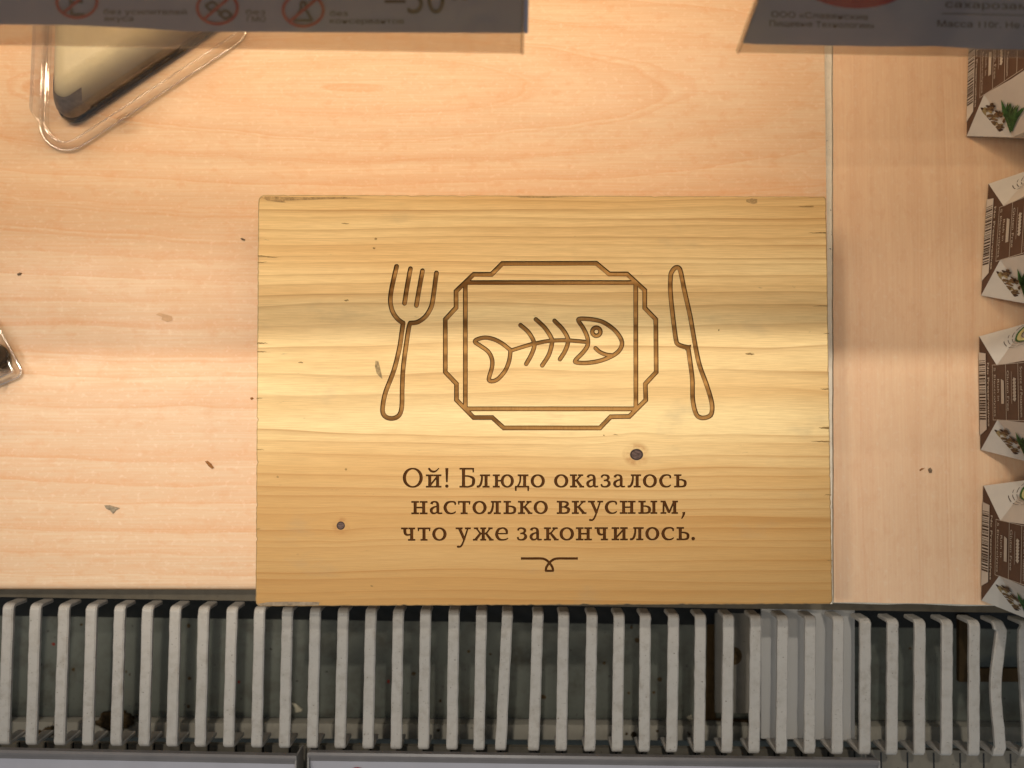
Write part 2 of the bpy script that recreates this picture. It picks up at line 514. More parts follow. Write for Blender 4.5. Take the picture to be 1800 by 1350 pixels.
# bare white core strip and the crack beside it
mb = MB()
for i in range(n):
    mb.add([(XL + 0.0007, lft[i], ZR - 0.0003), (max(edge[i] - 0.00055, XL + .0008), lft[i], ZR - 0.0003), (max(edge[i + 1] - 0.00055, XL + .0008), lft[i + 1], ZR - 0.0003), (XL + 0.0007, lft[i + 1], ZR - 0.0003)], [(0, 1, 2, 3)], 0)
mb.box((XL + 0.0002, lft[0] + .001, ZR - 0.010), (edge[0] + 0.002, lft[-1], ZR - 0.0022), 0)
stripe = build('edge_strip', mb, [M_edgeW], recalc=True)
tag(stripe, 'thin bare white strip filling the joint between the two shelf boards', 'edge strip', kind='structure')
mb = MB()
for i in range(60):
    a, b = fr_[i], fr_[i + 1]
    wa, wb = .0007 + .0005 * math.sin(i * .7) ** 2, .0007 + .0005 * math.sin((i + 1) * .7) ** 2
    mb.add([(a.x, a.y - wa, ZR - .0016), (b.x, b.y - wb, ZR - .0016), (b.x, b.y + .0001, ZR - .0003), (a.x, a.y + .0001, ZR - .0003)], [(0, 1, 2, 3)], 0)
tag(build('edge_strip', mb, [M_edgeW], recalc=False), 'thin pale chipped front edge of the right shelf board', 'edge strip', kind='structure')
# channel below the grille
ZF = -0.068
mb = MB()
fy0, fy1 = P(900, 1010, ZF).y + 0.09, P(900, 1254, ZF).y
mb.add([(-0.6, fy1, ZF), (0.6, fy1 - 0.006, ZF), (0.6, fy0, ZF), (-0.6, fy0, ZF)], [(0, 1, 2, 3)], 0)
ya, yb = fy1 - 0.0012, P(900, 1291, ZF + 0.006).y
mb.add([(-0.6, ya, ZF + 0.006), (0.6, ya - 0.006, ZF + 0.006), (0.6, yb - 0.006, ZF + 0.006), (-0.6, yb, ZF + 0.006)], [(3, 2, 1, 0)], 1)
mb.add([(-0.6, ya, ZF + 0.006), (0.6, ya - 0.006, ZF + 0.006), (0.6, ya - 0.006, ZF - 0.01), (-0.6, ya, ZF - 0.01)], [(0, 1, 2, 3)], 1)
mb.add([(-0.6, yb - 0.012, ZF + 0.005), (0.6, yb - 0.018, ZF + 0.005), (0.6, yb - 0.018, -0.02), (-0.6, yb - 0.012, -0.02)], [(0, 1, 2, 3)], 0)
mb.add([(-0.6, fy0, ZF), (0.6, fy0, ZF), (0.6, fy0, -0.016), (-0.6, fy0, -0.016)], [(0, 1, 2, 3)], 0)
mb.add([(-0.6, -0.45, ZF - 0.012), (0.6, -0.45, ZF - 0.012), (0.6, 0.1, ZF - 0.012), (-0.6, 0.1, ZF - 0.012)], [(0, 1, 2, 3)], 0)
pl_, pr_ = P(0, 1082, ZF), P(1800, 1106, ZF)
sl_ = (pr_.y - pl_.y) / (pr_.x - pl_.x)
yl_, yr2 = pl_.y + sl_ * (-.4 - pl_.x), pl_.y + sl_ * (.4 - pl_.x)
mb.add([(-.4, yl_, ZF + .0004), (.4, yr2, ZF + .0004), (.4, yr2 + .034, -0.019), (-.4, yl_ + .034, -0.019)], [(0, 1, 2, 3)], 2)  # near-black slanted sheet standing in for the shade under the shelf edge
M_shade = dirty('painted_shade', (0.022, 0.025, 0.030), (0.045, 0.038, 0.028), 90, 0.4, 0.5)
chan = build('channel_floor', mb, [M_floorc, M_ledge, M_shade], recalc=False)
tag(chan, 'dirty grey-green channel floor seen through the bars', 'channel', kind='structure')

# shelf above the picture's top edge: carries the price holders, shades the back of the deck
mb = MB()
mb.box((-0.62, 0.1075, 0.198), (0.62, 0.60, 0.214))
up = build('upper_shelf', mb, plain('white_shelf_metal', (0.55, 0.53, 0.50), 0.5), bevel=0.002)
tag(up, 'white metal shelf above the deck, just beyond the top of the picture', 'shelf', kind='structure')


# ------------------------------------------------------------------ stroke engine for the engraving and the lettering
def smooth_pts(pts, per=6, closed=False):
    """Catmull-Rom through points of any dimension"""
    n = len(pts)
    out = []
    rng = n if closed else n - 1
    for i in range(rng):
        if closed:
            p0, p1, p2, p3 = pts[(i - 1) % n], pts[i], pts[(i + 1) % n], pts[(i + 2) % n]
        else:
            p0, p1, p2, p3 = pts[max(i - 1, 0)], pts[i], pts[i + 1], pts[min(i + 2, n - 1)]
        for k in range(per):
            t = k / per
            out.append(tuple(0.5 * (2 * b + (c - a) * t + (2 * a - 5 * b + 4 * c - d) * t * t + (3 * b - a - 3 * c + d) * t ** 3)
                             for a, b, c, d in zip(p0, p1, p2, p3)))
    if not closed:
        out.append(tuple(pts[-1]))
    return out


def stroke_polys(pts, shrink=0.0, closed=False, cap='butt', jit=0.0):
    """pts: (x, y, width). Returns convex-ish polygons whose union is the stroke, thinner by `shrink` all round."""
    n = len(pts)
    L, Rr = [], []
    P2 = [list(p) for p in pts]
    if not closed and cap == 'butt' and shrink:
        for a, b in ((0, 1), (-1, -2)):
            dx, dy = P2[b][0] - P2[a][0], P2[b][1] - P2[a][1]
            d = math.hypot(dx, dy) or 1
            s = min(shrink, d * 0.45)
            P2[a][0] += dx / d * s
            P2[a][1] += dy / d * s
    for i in range(n):
        if closed:
            a, b = P2[(i - 1) % n], P2[(i + 1) % n]
        else:
            a, b = P2[max(i - 1, 0)], P2[min(i + 1, n - 1)]
        c = P2[i]
        d1 = (c[0] - a[0], c[1] - a[1]); d2 = (b[0] - c[0], b[1] - c[1])
        l1 = math.hypot(*d1); l2 = math.hypot(*d2)
        u1 = (d1[0] / l1, d1[1] / l1) if l1 > 1e-9 else None
        u2 = (d2[0] / l2, d2[1] / l2) if l2 > 1e-9 else None
        u1 = u1 or u2; u2 = u2 or u1
        tx, ty = u1[0] + u2[0], u1[1] + u2[1]
        tl = math.hypot(tx, ty) or 1
        tx, ty = tx / tl, ty / tl
        cosh = max(0.55, tx * u1[0] + ty * u1[1])
        w = max(0.12, c[2] / 2 - shrink + (random.uniform(-jit, jit) if not shrink else 0)) / cosh
        L.append((c[0] - ty * w, c[1] + tx * w)); Rr.append((c[0] + ty * w, c[1] - tx * w))
    polys = []
    for i in range(n if closed else n - 1):
        j = (i + 1) % n
        polys.append([L[i], L[j], Rr[j], Rr[i]])
    if cap == 'round' and not closed:
        for c in (P2[0], P2[-1]):
            r = c[2] / 2 - shrink
            polys.append([(c[0] + r * math.cos(a * math.pi / 6), c[1] + r * math.sin(a * math.pi / 6)) for a in range(12)])
    return polys


# ---- lettering: glyphs in px of the photograph, y up from the baseline
XH, CH = 23.2, 34.7
SW = 5.3          # stem
TW = 3.1          # thin
OPT = dict()


def ell(cx, cy, rx, ry, ws, wt, n=22):
    return dict(c=True, p=[(cx + rx * math.cos(2 * math.pi * i / n), cy + ry * math.sin(2 * math.pi * i / n),
                            wt + (ws - wt) * abs(math.cos(2 * math.pi * i / n)) ** 1.3) for i in range(n)])


def line(*p, cap='butt'):
    return dict(p=list(p), cap=cap)


def curve(*p, cap='butt', per=5):
    return dict(p=smooth_pts(list(p), per), cap=cap)


def serif(x, y, h, w=TW):
    return line((x - h, y, w), (x + h, y, w))


def stem(x, y0=0.5, y1=XH - 0.5, w=SW):
    return line((x, y0, w + .5), (x, (y0 + y1) / 2, w), (x, y1, w + .5))


B0, T0 = TW / 2, XH - TW / 2


def gl_n(W): return [stem(7.2), stem(W - 7.2), serif(7.2, B0, 6.8), serif(W - 7.2, B0, 6.8), serif(7.2, T0, 6.8), serif(W - 7.2, T0, 6.8), line((7, 11.8, 3), (W - 7, 11.8, 3))]
def gl_i(W): return [stem(7.2), stem(W - 7.2), serif(7.2, B0, 6.8), serif(W - 7.2, B0, 6.8), serif(7.2, T0, 6.8), serif(W - 7.2, T0, 6.8), line((8, 4, 3.2), (W - 8, XH - 4, 3.2))]
def gl_j(W): return gl_i(W) + [curve((W / 2 - 8, 33.2, 3.6), (W / 2 - 5, 29.6, 4.0), (W / 2, 28.0, 3.8), (W / 2 + 5, 29.8, 2.6), (W / 2 + 9, 34, 1.8), cap='round')]
def gl_l(W): return [stem(W - 7), serif(W - 7, B0, 6.3), line((5.5, T0, TW), (W, T0, TW)), curve((9.2, XH - 2, 3.4), (9.0, 14, 3.6), (7.2, 6.5, 4.2), (4.6, 2.6, 4.0), (1.6, 1.8, 4.2), cap='round')]
def gl_d(W): return [line((5, T0, TW), (W - 1.5, T0, TW)), curve((10, XH - 2, 3.2), (9.6, 12, 3.2), (7.5, 6, 3.2), (5, 2, 3.2)), stem(W - 8.2), line((0.5, 1.6, 3.2), (W - 0.5, 1.6, 3.2)), line((1.8, 2, 3.6), (1.9, -6, 2.7)), line((W - 1.8, 2, 3.6), (W - 1.9, -6, 2.7))]
def gl_o(W): return [ell(W / 2, XH / 2, W / 2 - 2.7, XH / 2 - 1.2, 5.6, 2.7)]
def gl_O(W): return [ell(W / 2, CH / 2, W / 2 - 2.9, CH / 2 - 1.2, 5.8, 2.8, 28)]
def gl_soft(W): return [stem(6.8), serif(6.0, B0, 5.8), serif(6.8, T0, 6.6), curve((7, 13.4, 2.7), (13.5, 13.6, 2.9), (W - 3.6, 11.2, 4.4), (W - 2.6, 7.2, 5.2), (W - 4, 3.0, 4.2), (13, 1.5, 2.9), (6, 1.5, 2.7))]
def gl_y(W): return gl_soft(W - 11.2) + [stem(W - 6.2), serif(W - 6.2, B0, 6.0), serif(W - 6.2, T0, 6.0)]
def gl_v(W): return [stem(6.8), serif(6, B0, 5.8), serif(6, T0, 5.8), curve((6, T0, 2.7), (13, T0, 2.9), (18.6, 19.8, 4.4), (18.8, 16, 4.6), (13.5, 12.6, 2.8), (8, 12.3, 2.5)),
                     curve((8, 12.3, 2.5), (14, 12.2, 2.8), (W - 3.2, 9.8, 4.6), (W - 2.6, 6.6, 5.2), (W - 4.5, 2.8, 4.2), (13, 1.5, 2.9), (6, 1.5, 2.7))]
def gl_B(W): return [stem(7.5, 0.5, CH - .5, 5.4), serif(6.5, B0, 6.2), line((0.4, CH - B0, TW), (W - 2.5, CH - B0, TW)), line((W - 3.8, CH - .4, 3.2), (W - 3.6, CH - 8, 2.4)),
                     curve((8, 20.2, 2.8), (16, 20.2, 3.0), (W - 4, 16.6, 4.6), (W - 3, 11, 5.6), (W - 4.8, 4.6, 4.6), (16, 1.5, 3), (6, 1.5, 2.8))]
def gl_k(W): return [stem(6.8), serif(6.4, B0, 6.3), serif(6.4, T0, 6.3), curve((8.5, 11.6, 3.0), (12.5, 13.5, 3.0), (16.5, 18, 2.8), (20.5, T0, 2.8)), line((11.5, 13.2, 4.4), (W - 5.2, 1.8, 5.0)), serif(W - 6.2, T0, 4.6), serif(W - 4.2, B0, 4.2)]
def gl_zh(W):
    c = W / 2
    o = [stem(c), serif(c, B0, 5.2), serif(c, T0, 5.2)]
    for s in (-1, 1):
        o += [curve((c + s * 1.5, 11.6, 2.8), (c + s * 6, 14, 3.0), (c + s * 10, 19, 2.8), (c + s * 12.5, T0, 2.8)), line((c + s * 4.6, 13, 4.2), (c + s * 13.4, 1.8, 4.8)), serif(c + s * 12.6, T0, 3.9), serif(c + s * 14.2, B0, 4.0)]
    return o
def gl_a(W): return [curve((3.6, 17.6, 5.2), (4.6, 20.6, 4.0), (9, 22, 2.8), (13.2, 20.4, 4.0), (14.6, 16, 5.0), (14.6, 6, 5.0), (15.2, 2.8, 4.4), (17.5, 1.6, 3.2), (W - .5, 1.9, 2.6)),
                     curve((14.2, 14, 2.4), (8.5, 12.6, 3.2), (4, 9.5, 4.8), (3, 5.8, 5.0), (5.2, 2.2, 4.0), (9.2, 1.6, 3.0), (12.4, 3.2, 2.6), (14.4, 6.4, 2.4))]
def gl_z(W): return [curve((2.2, 17.4, 3.4), (3.4, 20.6, 3.4), (7.6, 21.9, 2.8), (12.8, 20.3, 4.2), (14.2, 17.2, 4.8), (12, 13.6, 3.4), (6, 12.3, 2.6)),
                     curve((6, 12.3, 2.6), (12, 12.0, 3.0), (15.4, 8.8, 4.8), (15.2, 5.0, 5.2), (11.6, 1.9, 3.6), (7, 1.3, 2.8), (3, 2.4, 3.2), (1.7, 6.2, 3.6))]
def gl_s(W): return [curve((W - 1.8, 16.2, 2.6), (W - 2.2, 20.2, 3.4), (W - 7, 22, 2.8), (7, 20.4, 4.2), (2.8, 14.6, 5.4), (2.8, 9, 5.6), (6.4, 3.2, 4.6), (12.5, 1.3, 3.0), (W - 4, 2.2, 2.8), (W - .7, 4.8, 2.0))]
def gl_t(W): return [stem(W / 2), serif(W / 2, B0, 6.2), line((0.8, T0, TW), (W - .8, T0, TW)), line((1.6, XH - .3, 2.9), (1.9, XH - 6.4, 2.2)), line((W - 1.6, XH - .3, 2.9), (W - 1.9, XH - 6.4, 2.2))]
def gl_ch(W): return [stem(W - 7), serif(W - 7, B0, 6.4), serif(W - 7, T0, 6), serif(6.3, T0, 6), curve((7, XH - 1, 5.2), (7, 16, 5.2), (8.6, 11.6, 4.6), (13, 10.2, 3.2), (W - 8, 11.6, 2.8))]
def gl_u(W): return [line((7, XH - 1.2, 5.2), (15.8, 1.5, 4.8)), curve((W - 5.6, XH - 1.2, 2.9), (17.5, 8, 3.0), (13.4, -3.4, 3.2), (10.4, -9.0, 3.2), (7.6, -10.8, 3.2), (4.4, -10.6, 4.0), cap='round'), serif(6.6, T0, 6.2), serif(W - 5.6, T0, 5.2)]
def gl_e(W): return [line((4, 12.2, 2.4), (W - 2, 12.2, 2.4)), curve((W - 2.8, 11.4, 3.4), (W - 3.2, 17.6, 4.4), (W - 7, 21.4, 3.4), (12.2, 22, 2.8), (6, 19.6, 4.4), (2.8, 13, 5.4), (3.3, 7.6, 5.4), (7, 2.6, 4.4), (13, 1.3, 3.0), (W - 3.6, 2.4, 2.6), (W - .6, 4.6, 2.0))]
def gl_yu(W): return [stem(6.8), serif(6.4, B0, 6.2), serif(6.4, T0, 6.2), line((7, 12, 2.8), (17, 12, 2.8)), ell(W - 11.8, XH / 2, 9.0, XH / 2 - 1.2, 5.4, 2.7)]
def gl_m(W): return [line((5.4, .5, 3.4), (5.8, XH - .5, 3.6)), line((6.4, XH - .8, 5.0), (15.4, 2.0, 4.6)), line((15.2, 1.6, 3.2), (24, XH - 1.5, 3.2)), stem(W - 6), serif(5.4, B0, 5.2), serif(W - 6, B0, 5.8), serif(4.4, T0, 4.2), serif(W - 5.2, T0, 5.0)]
def gl_ex(W): return [line((W / 2, CH - .3, 5.6), (W / 2, 9.5, 3.0)), ell(W / 2, 2.6, 1.5, 1.5, 3, 3, 12)]
def gl_dot(W): return [ell(W / 2, 2.8, 1.6, 1.6, 3.3, 3.3, 12)]
def gl_com(W): return [curve((W - 3.2, 3.2, 5.6), (W - 3.0, 0, 4.4), (W - 4.6, -4.6, 3.2), (1.4, -8.6, 1.8))]


GL = {'О': gl_O, 'й': gl_j, '!': gl_ex, 'Б': gl_B, 'л': gl_l, 'ю': gl_yu, 'д': gl_d, 'о': gl_o, 'к': gl_k, 'а': gl_a, 'з': gl_z, 'с': gl_s, 'ь': gl_soft,
      'н': gl_n, 'т': gl_t, 'в': gl_v, 'у': gl_u, 'ы': gl_y, 'м': gl_m, ',': gl_com, 'ч': gl_ch, 'ж': gl_zh, 'е': gl_e, 'и': gl_i, '.': gl_dot}
LINES = [
    (857.2, 856.9, 'О 707.9 743.3 й 748.2 776.4 ! 781.5 789.5 Б 807.3 835.5 л 838 861.4 ю 866 903.5 д 904.8 930.4 о 932.8 957.8 о 973.9 999.1 к 1001.6 1026.8 а 1030 1052 з 1055.3 1073.6 а 1077.3 1099.3 л 1103.4 1127 о 1130 1154.8 с 1159 1180 ь 1184.6 1207.2'),
    (904.0, 903.2, 'н 722.6 752 а 755 778 с 780 802 т 804.6 827.2 о 830.5 855.4 л 857.4 881 ь 884.8 907.6 к 910.3 936 о 938 963 в 978.4 1002 к 1005 1031 у 1033 1060.7 с 1063.5 1085 н 1089 1117.6 ы 1121.8 1155.6 м 1160.8 1192 , 1196.6 1205'),
    (950.6, 949.6, 'ч 704.7 730.7 т 733.7 757 о 759.8 785 у 800.5 828 ж 831 868 е 870.4 893.7 з 908.4 926.3 а 930.4 953 к 956 982 о 983.6 1009 н 1011.8 1041 ч 1044.7 1069.5 и 1074.6 1104 л 1107.5 1131.6 о 1134.4 1159 с 1163 1185 ь 1189 1212 . 1215 1222'),
]
GROUPS = {k: [] for k in ('engraved_fork', 'engraved_plate', 'engraved_fish', 'engraved_knife', 'engraved_lettering', 'engraved_flourish')}
NOMW = {'О': 35.4, 'о': 25}
for yb0, yb1, spec in LINES:
    t = spec.split()
    for i in range(0, len(t), 3):
        ch, x0, x1 = t[i], float(t[i + 1]), float(t[i + 2])
        W = x1 - x0
        yb = yb0 + (yb1 - yb0) * (x0 - 700) / 520
        for s in GL[ch](W):
            pts = [(x0 + p[0], yb - p[1], p[2]) for p in s['p']]
            GROUPS['engraved_lettering'].append((pts, s.get('c', False), s.get('cap', 'butt'), 1.05))


def z3(*p):
    return [(640 + a / 3.972, 440 + b / 3.972) for a, b in p]


def z4(*p):
    return [(940 + a / 3.9706, 440 + b / 3.9706) for a, b in p]


def eng(group, pts, w=8.4, closed=False, cap='round', smooth=True, per=5, rim=1.35):
    pts = [(p[0], p[1], w) for p in pts]
    if smooth:
        pts = smooth_pts(pts, per, closed)
    GROUPS[group].append((pts, closed, cap, rim))


# fork
eng('engraved_fork', z3((227, 112), (205, 205), (187, 300), (184, 365), (200, 430), (235, 480), (272, 508)))
eng('engraved_fork', z3((272, 506), (262, 580), (245, 690), (207, 840), (150, 990), (130, 1090), (133, 1140), (160, 1168), (205, 1173), (245, 1150), (263, 1090), (266, 960), (273, 820), (295, 650), (312, 540), (322, 508)))
eng('engraved_fork', z3((322, 508), (375, 500), (430, 460), (470, 390), (486, 300), (505, 158)))
eng('engraved_fork', z3((324, 128), (304, 230), (282, 370)))
eng('engraved_fork', z3((408, 143), (386, 260), (365, 385)))
# plate
outer = z3((965, 92), (890, 168), (765, 168), (642, 285), (642, 400), (567, 482), (567, 850), (645, 932), (645, 1045), (765, 1168), (895, 1168), (975, 1240))
outer += z4((455, 1240), (530, 1162), (660, 1160), (775, 1045), (772, 932), (848, 850), (845, 482), (768, 402), (768, 278), (645, 165), (520, 165), (430, 90))
outer = [p for i, p in enumerate(outer) if i == 0 or math.hypot(p[0] - outer[i - 1][0], p[1] - outer[i - 1][1]) > 2]
ring = []
for i in range(len(outer)):
    a, b = outer[i], outer[(i + 1) % len(outer)]
    d = math.hypot(b[0] - a[0], b[1] - a[1])
    ring.append(a)
    if d > 30:
        for k in range(1, 4):
            ring.append((a[0] + (b[0] - a[0]) * k / 4, a[1] + (b[1] - a[1]) * k / 4))
eng('engraved_plate', ring, 8.4, True, 'butt', False)
xa, xb, yt, ybm = 640 + 707 / 3.972, 940 + 705 / 3.9706, 440 + 225 / 3.972, 440 + 1107 / 3.972
for a, b in (((xa, yt), (xb, yt)), ((xb, yt), (xb + .3, ybm)), ((xb, ybm), (xa, ybm)), ((xa, ybm), (xa, yt))):
    eng('engraved_plate', [a, ((a[0] + b[0]) / 2, (a[1] + b[1]) / 2), b], 8.4, False, 'butt', False)
for cx, cy, dx, dy in ((xa, yt, -1, -1), (xb, yt, 1, -1), (xb, ybm, 1, 1), (xa, ybm, -1, 1)):
    eng('engraved_plate', [(cx + dx * 1.0, cy + dy * 1.0), (cx - dx * 2.0, cy - dy * 2.0)], 8.4, False, 'butt', False)
# fish
eng('engraved_fish', z3((1020, 695), (960, 648), (900, 619), (840, 610), (785, 624), (776, 642), (805, 662), (865, 706), (893, 760), (893, 815), (876, 875), (872, 905), (895, 914), (935, 898), (985, 840), (1013, 770), (1022, 702)), 7.8)
eng('engraved_fish', z3((1025, 700), (1095, 678), (1170, 655)) + z4((-15, 655), (90, 634), (220, 628), (360, 640)), 7.4)
eng('engraved_fish', z3((1092, 522), (1150, 575), (1188, 650), (1172, 720), (1132, 793)), 8)
eng('engraved_fish', z4((8, 482), (70, 540), (115, 610), (120, 650), (98, 730), (52, 803)), 8)
eng('engraved_fish', z4((138, 492), (190, 545), (225, 600), (232, 640), (213, 700), (176, 760)), 8)
eng('engraved_fish', z4((318, 478), (400, 482), (480, 503), (555, 555), (600, 615), (608, 662), (580, 710), (520, 747), (440, 775), (355, 786), (292, 782), (286, 765), (335, 715), (368, 665), (368, 610), (340, 545), (307, 495)), 8, True)
ec = z4((430, 568))[0]
GROUPS['engraved_fish'].append(([(ec[0] + 7.2 * math.cos(a * math.pi / 10), ec[1] + 7.2 * math.sin(a * math.pi / 10), 8.0) for a in range(20)], True, 'butt', 1.7))
eng('engraved_fish', z4((424, 683), (455, 710), (500, 728), (540, 732)), 7.6)
# knife
eng('engraved_knife', z4((980, 122), (957, 150), (948, 185), (947, 285), (962, 440), (985, 620), (1000, 655), (1033, 670), (1068, 678), (1072, 690), (1085, 780), (1100, 900), (1103, 1040), (1125, 1138), (1158, 1168), (1203, 1165), (1233, 1140), (1236, 1065), (1200, 940), (1150, 800), (1120, 660), (1085, 460), (1045, 280), (1020, 155), (1005, 122)), 8.4, True)
# flourish under the text
def zf(*p):
    return [(690 + a / 6.136, 800 + b / 6.136) for a, b in p]
FL = [(1385, 1115), (1490, 1115), (1600, 1115), (1650, 1127), (1690, 1160), (1722, 1205), (1732, 1248)]
mx = 690 + 1692 / 6.136
fl = zf(*FL)
eng('engraved_flourish', fl, 4.2, False, 'butt')
eng('engraved_flourish', [(2 * mx - a, b) for a, b in fl], 4.2, False, 'butt')
eng('engraved_flourish', [(mx - 7.6, 1003.3), (mx, 1003.5), (mx + 7.6, 1003.3)], 3.8, False, 'butt')
for g_ in ('engraved_flourish',):
    GROUPS[g_] = [(a, b, c, 0.9) for a, b, c, d in GROUPS[g_]]

# ------------------------------------------------------------------ the wooden sign: board with real recessed engraving
sign = thing('wooden_sign', SIGN_ORG, 'thick pine block engraved with a fish skeleton on a plate, fork, knife and Russian text', 'sign')


def sedge(a, b, step, amp, chip):
    out = []
    d = math.hypot(b[0] - a[0], b[1] - a[1])
    n = int(d / step)
    nx, ny = (b[1] - a[1]) / d, -(b[0] - a[0]) / d
    for i in range(n):
        t = i / n
        o = random.uniform(-amp, amp) + (random.uniform(0, chip) if random.random() < 0.10 else 0)
        out.append((a[0] + (b[0] - a[0]) * t - nx * o, a[1] + (b[1] - a[1]) * t - ny * o))
    return out


# outline in px (clockwise on the picture = counter-clockwise when y is up is reversed later)
def arcpts(cx, cy, r, a0, a1, n):
    return [(cx + r * math.cos(R(a0 + (a1 - a0) * i / n)), cy + r * math.sin(R(a0 + (a1 - a0) * i / n))) for i in range(n)]


out_px = []
out_px += arcpts(463.5, 352.0, 10, 180, 270, 5)
out_px += sedge((463.5, 341.6), (1446, 344.6), 7, 0.35, 1.6)
out_px += arcpts(1448, 349, 4.5, 270, 360, 3)
out_px += sedge((1452.8, 349), (1464.4, 1056), 5, 0.35, 1.8)
out_px += arcpts(1459, 1057, 5, 0, 90, 3)
out_px += sedge((1459, 1062.4), (458, 1066.5), 7, 0.4, 1.5)
out_px += arcpts(457, 1058, 8.5, 90, 180, 4)
out_px += sedge((448.2, 1058), (452.8, 352), 5, 0.4, 2.0)
cxs, cys = 957, 705


def shrink_px(p, s):
    d = (p[0] - cxs, p[1] - cys)
    # inset towards the middle separately on x and y
    ex = max(0, abs(d[0]) - 470) / 35
    ey = max(0, abs(d[1]) - 330) / 35
    return (p[0] - math.copysign(s * min(1, ex), d[0]), p[1] - math.copysign(s * min(1, ey), d[1]))


top_px = [shrink_px(p, 2.8 + random.uniform(-.3, .5)) for p in out_px]

verts, faces, finfo = [], [], []


def addface(poly, info):
    a = sum(poly[i][0] * poly[(i + 1) % len(poly)][1] - poly[(i + 1) % len(poly)][0] * poly[i][1] for i in range(len(poly)))
    if abs(a) < 1e-4:
        return
    if a < 0:
        poly = poly[::-1]
    b = len(verts)
    verts.extend(Vector(p) for p in poly)
    faces.append(list(range(b, b + len(poly))))
    finfo.append(info)


addface([(p[0], -p[1]) for p in top_px], ('board', 0))
for gname, strokes in GROUPS.items():
    for pts, closed, cap, rim in strokes:
        fp = [(p[0], -p[1], p[2]) for p in pts]
        for q in stroke_polys(fp, 0.0, closed, cap):
            addface(q, (gname, 1))
        for q in stroke_polys(fp, rim, closed, cap):
            addface(q, (gname, 2))
cedges = [(f[i], f[(i + 1) % len(f)]) for f in faces for i in range(len(f))]
cv, ce, cf, ov, oe, of = delaunay_2d_cdt(verts, cedges, [], 0, 1e-4, False)


def inside(poly, x, y):
    r = False
    j = len(poly) - 1
    for i in range(len(poly)):
        xi, yi = poly[i]
        xj, yj = poly[j]
        if (yi > y) != (yj > y) and x < (xj - xi) * (y - yi) / (yj - yi) + xi:
            r = not r
        j = i
    return r


CELL = 12.0
grid = {}
fpolys = [[(verts[i].x, verts[i].y) for i in f] for f in faces]
for k in range(1, len(faces)):
    xs_, ys_ = [p[0] for p in fpolys[k]], [p[1] for p in fpolys[k]]
    for gx in range(int(min(xs_) // CELL), int(max(xs_) // CELL) + 1):
        for gy in range(int(min(ys_) // CELL), int(max(ys_) // CELL) + 1):
            grid.setdefault((gx, gy), []).append(k)
cls, grp = [], []
for f in cf:
    x = sum(cv[i].x for i in f) / len(f)
    y = sum(cv[i].y for i in f) / len(f)
    lv, gn = 0, None
    for k in grid.get((int(x // CELL), int(y // CELL)), ()):
        if finfo[k][1] > lv and inside(fpolys[k], x, y):
            gn, lv = finfo[k]
    if lv == 0 and not inside(fpolys[0], x, y):
        lv = -1
    cls.append(lv)
    grp.append(gn)
nv = len(cv)
has0, has2 = [False] * nv, [False] * nv
for f, c in zip(cf, cls):
    for i in f:
        if c == 0: has0[i] = True
        if c == 2: has2[i] = True
DEP = 0.0007
vz = [0.0 if has0[i] else (-DEP if has2[i] else -DEP * 0.55) for i in range(nv)]
wp = []
for i in range(nv):
    q = P(cv[i][0], -cv[i][1], SIGN_Z)
    wp.append(Vector((q.x, q.y, SIGN_Z + vz[i])))


def sub(pred, matf):
    m = MB()
    mp = {}
    for f, c, g_ in zip(cf, cls, grp):
        if not pred(c, g_):
            continue
        ids = []
        for i in f:
            if i not in mp:
                mp[i] = len(m.v)
                m.v.append(wp[i])
            ids.append(mp[i])
        m.f.append(ids)
        m.m.append(matf(c))
    return m


bmx = sub(lambda c, g_: c == 0, lambda c: 0)
# rounded shoulder and sides of the block
nO = len(out_px)
mid_px = [shrink_px(p, 0.9) for p in out_px]


def ringat(pp, z):
    o = []
    for p in pp:
        q = P(p[0], p[1], SIGN_Z)
        o.append(Vector((q.x, q.y, z)))
    return o


r0 = ringat(top_px, SIGN_Z)
r1 = ringat(mid_px, SIGN_Z - 0.00025)
r2 = ringat(out_px, SIGN_Z - 0.0009)
r3 = ringat(out_px, 0.0006)
r4 = ringat(top_px, 0.0)
for a, b, mt in ((r0, r1, 1), (r1, r2, 1), (r2, r3, 1), (r3, r4, 1)):
    bmx.add(a + b, [(i, nO + i, nO + (i + 1) % nO, (i + 1) % nO) for i in range(nO)], mt)
bmx.add(r4, [tuple(range(nO))], 1)
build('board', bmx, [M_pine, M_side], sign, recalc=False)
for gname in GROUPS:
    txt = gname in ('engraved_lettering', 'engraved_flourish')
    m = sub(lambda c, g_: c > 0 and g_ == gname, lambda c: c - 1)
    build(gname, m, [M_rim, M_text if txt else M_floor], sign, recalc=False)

# grey worn patch planed off the near left corner of the block
mb = MB()
mb.poly([P(x, y, SIGN_Z + 0.00012) for x, y in ((452, 1061.6), (470, 1058.6), (500, 1057.6), (562, 1058.4), (560, 1064.0), (500, 1064.6), (458, 1064.6))])
build('worn_corner', mb, plain('grey_worn_wood', (0.30, 0.225, 0.15), 0.8, 0.2, 0.35, 500), sign)
M_worn = plain('brown_worn_wood', (0.42, 0.27, 0.12), 0.8, 0.2, 0.45, 500)
mb = MB()
mb.poly([P(x, y, SIGN_Z + 0.00012) for x, y in ((458, 346.5), (466, 344.8), (520, 346.2), (600, 346.0), (640, 348.2), (560, 350.2), (500, 352.5), (502, 356.5), (470, 352.5))])
build('worn_edge', mb, M_worn, sign)
mb = MB()
mb.poly([P(x, y, SIGN_Z + 0.00012) for x, y in ((905, 345.3), (930, 344.9), (960, 345.4), (1000, 346.2), (960, 347.6), (915, 347.2))])
build('worn_edge', mb, M_worn, sign)
mb = MB()
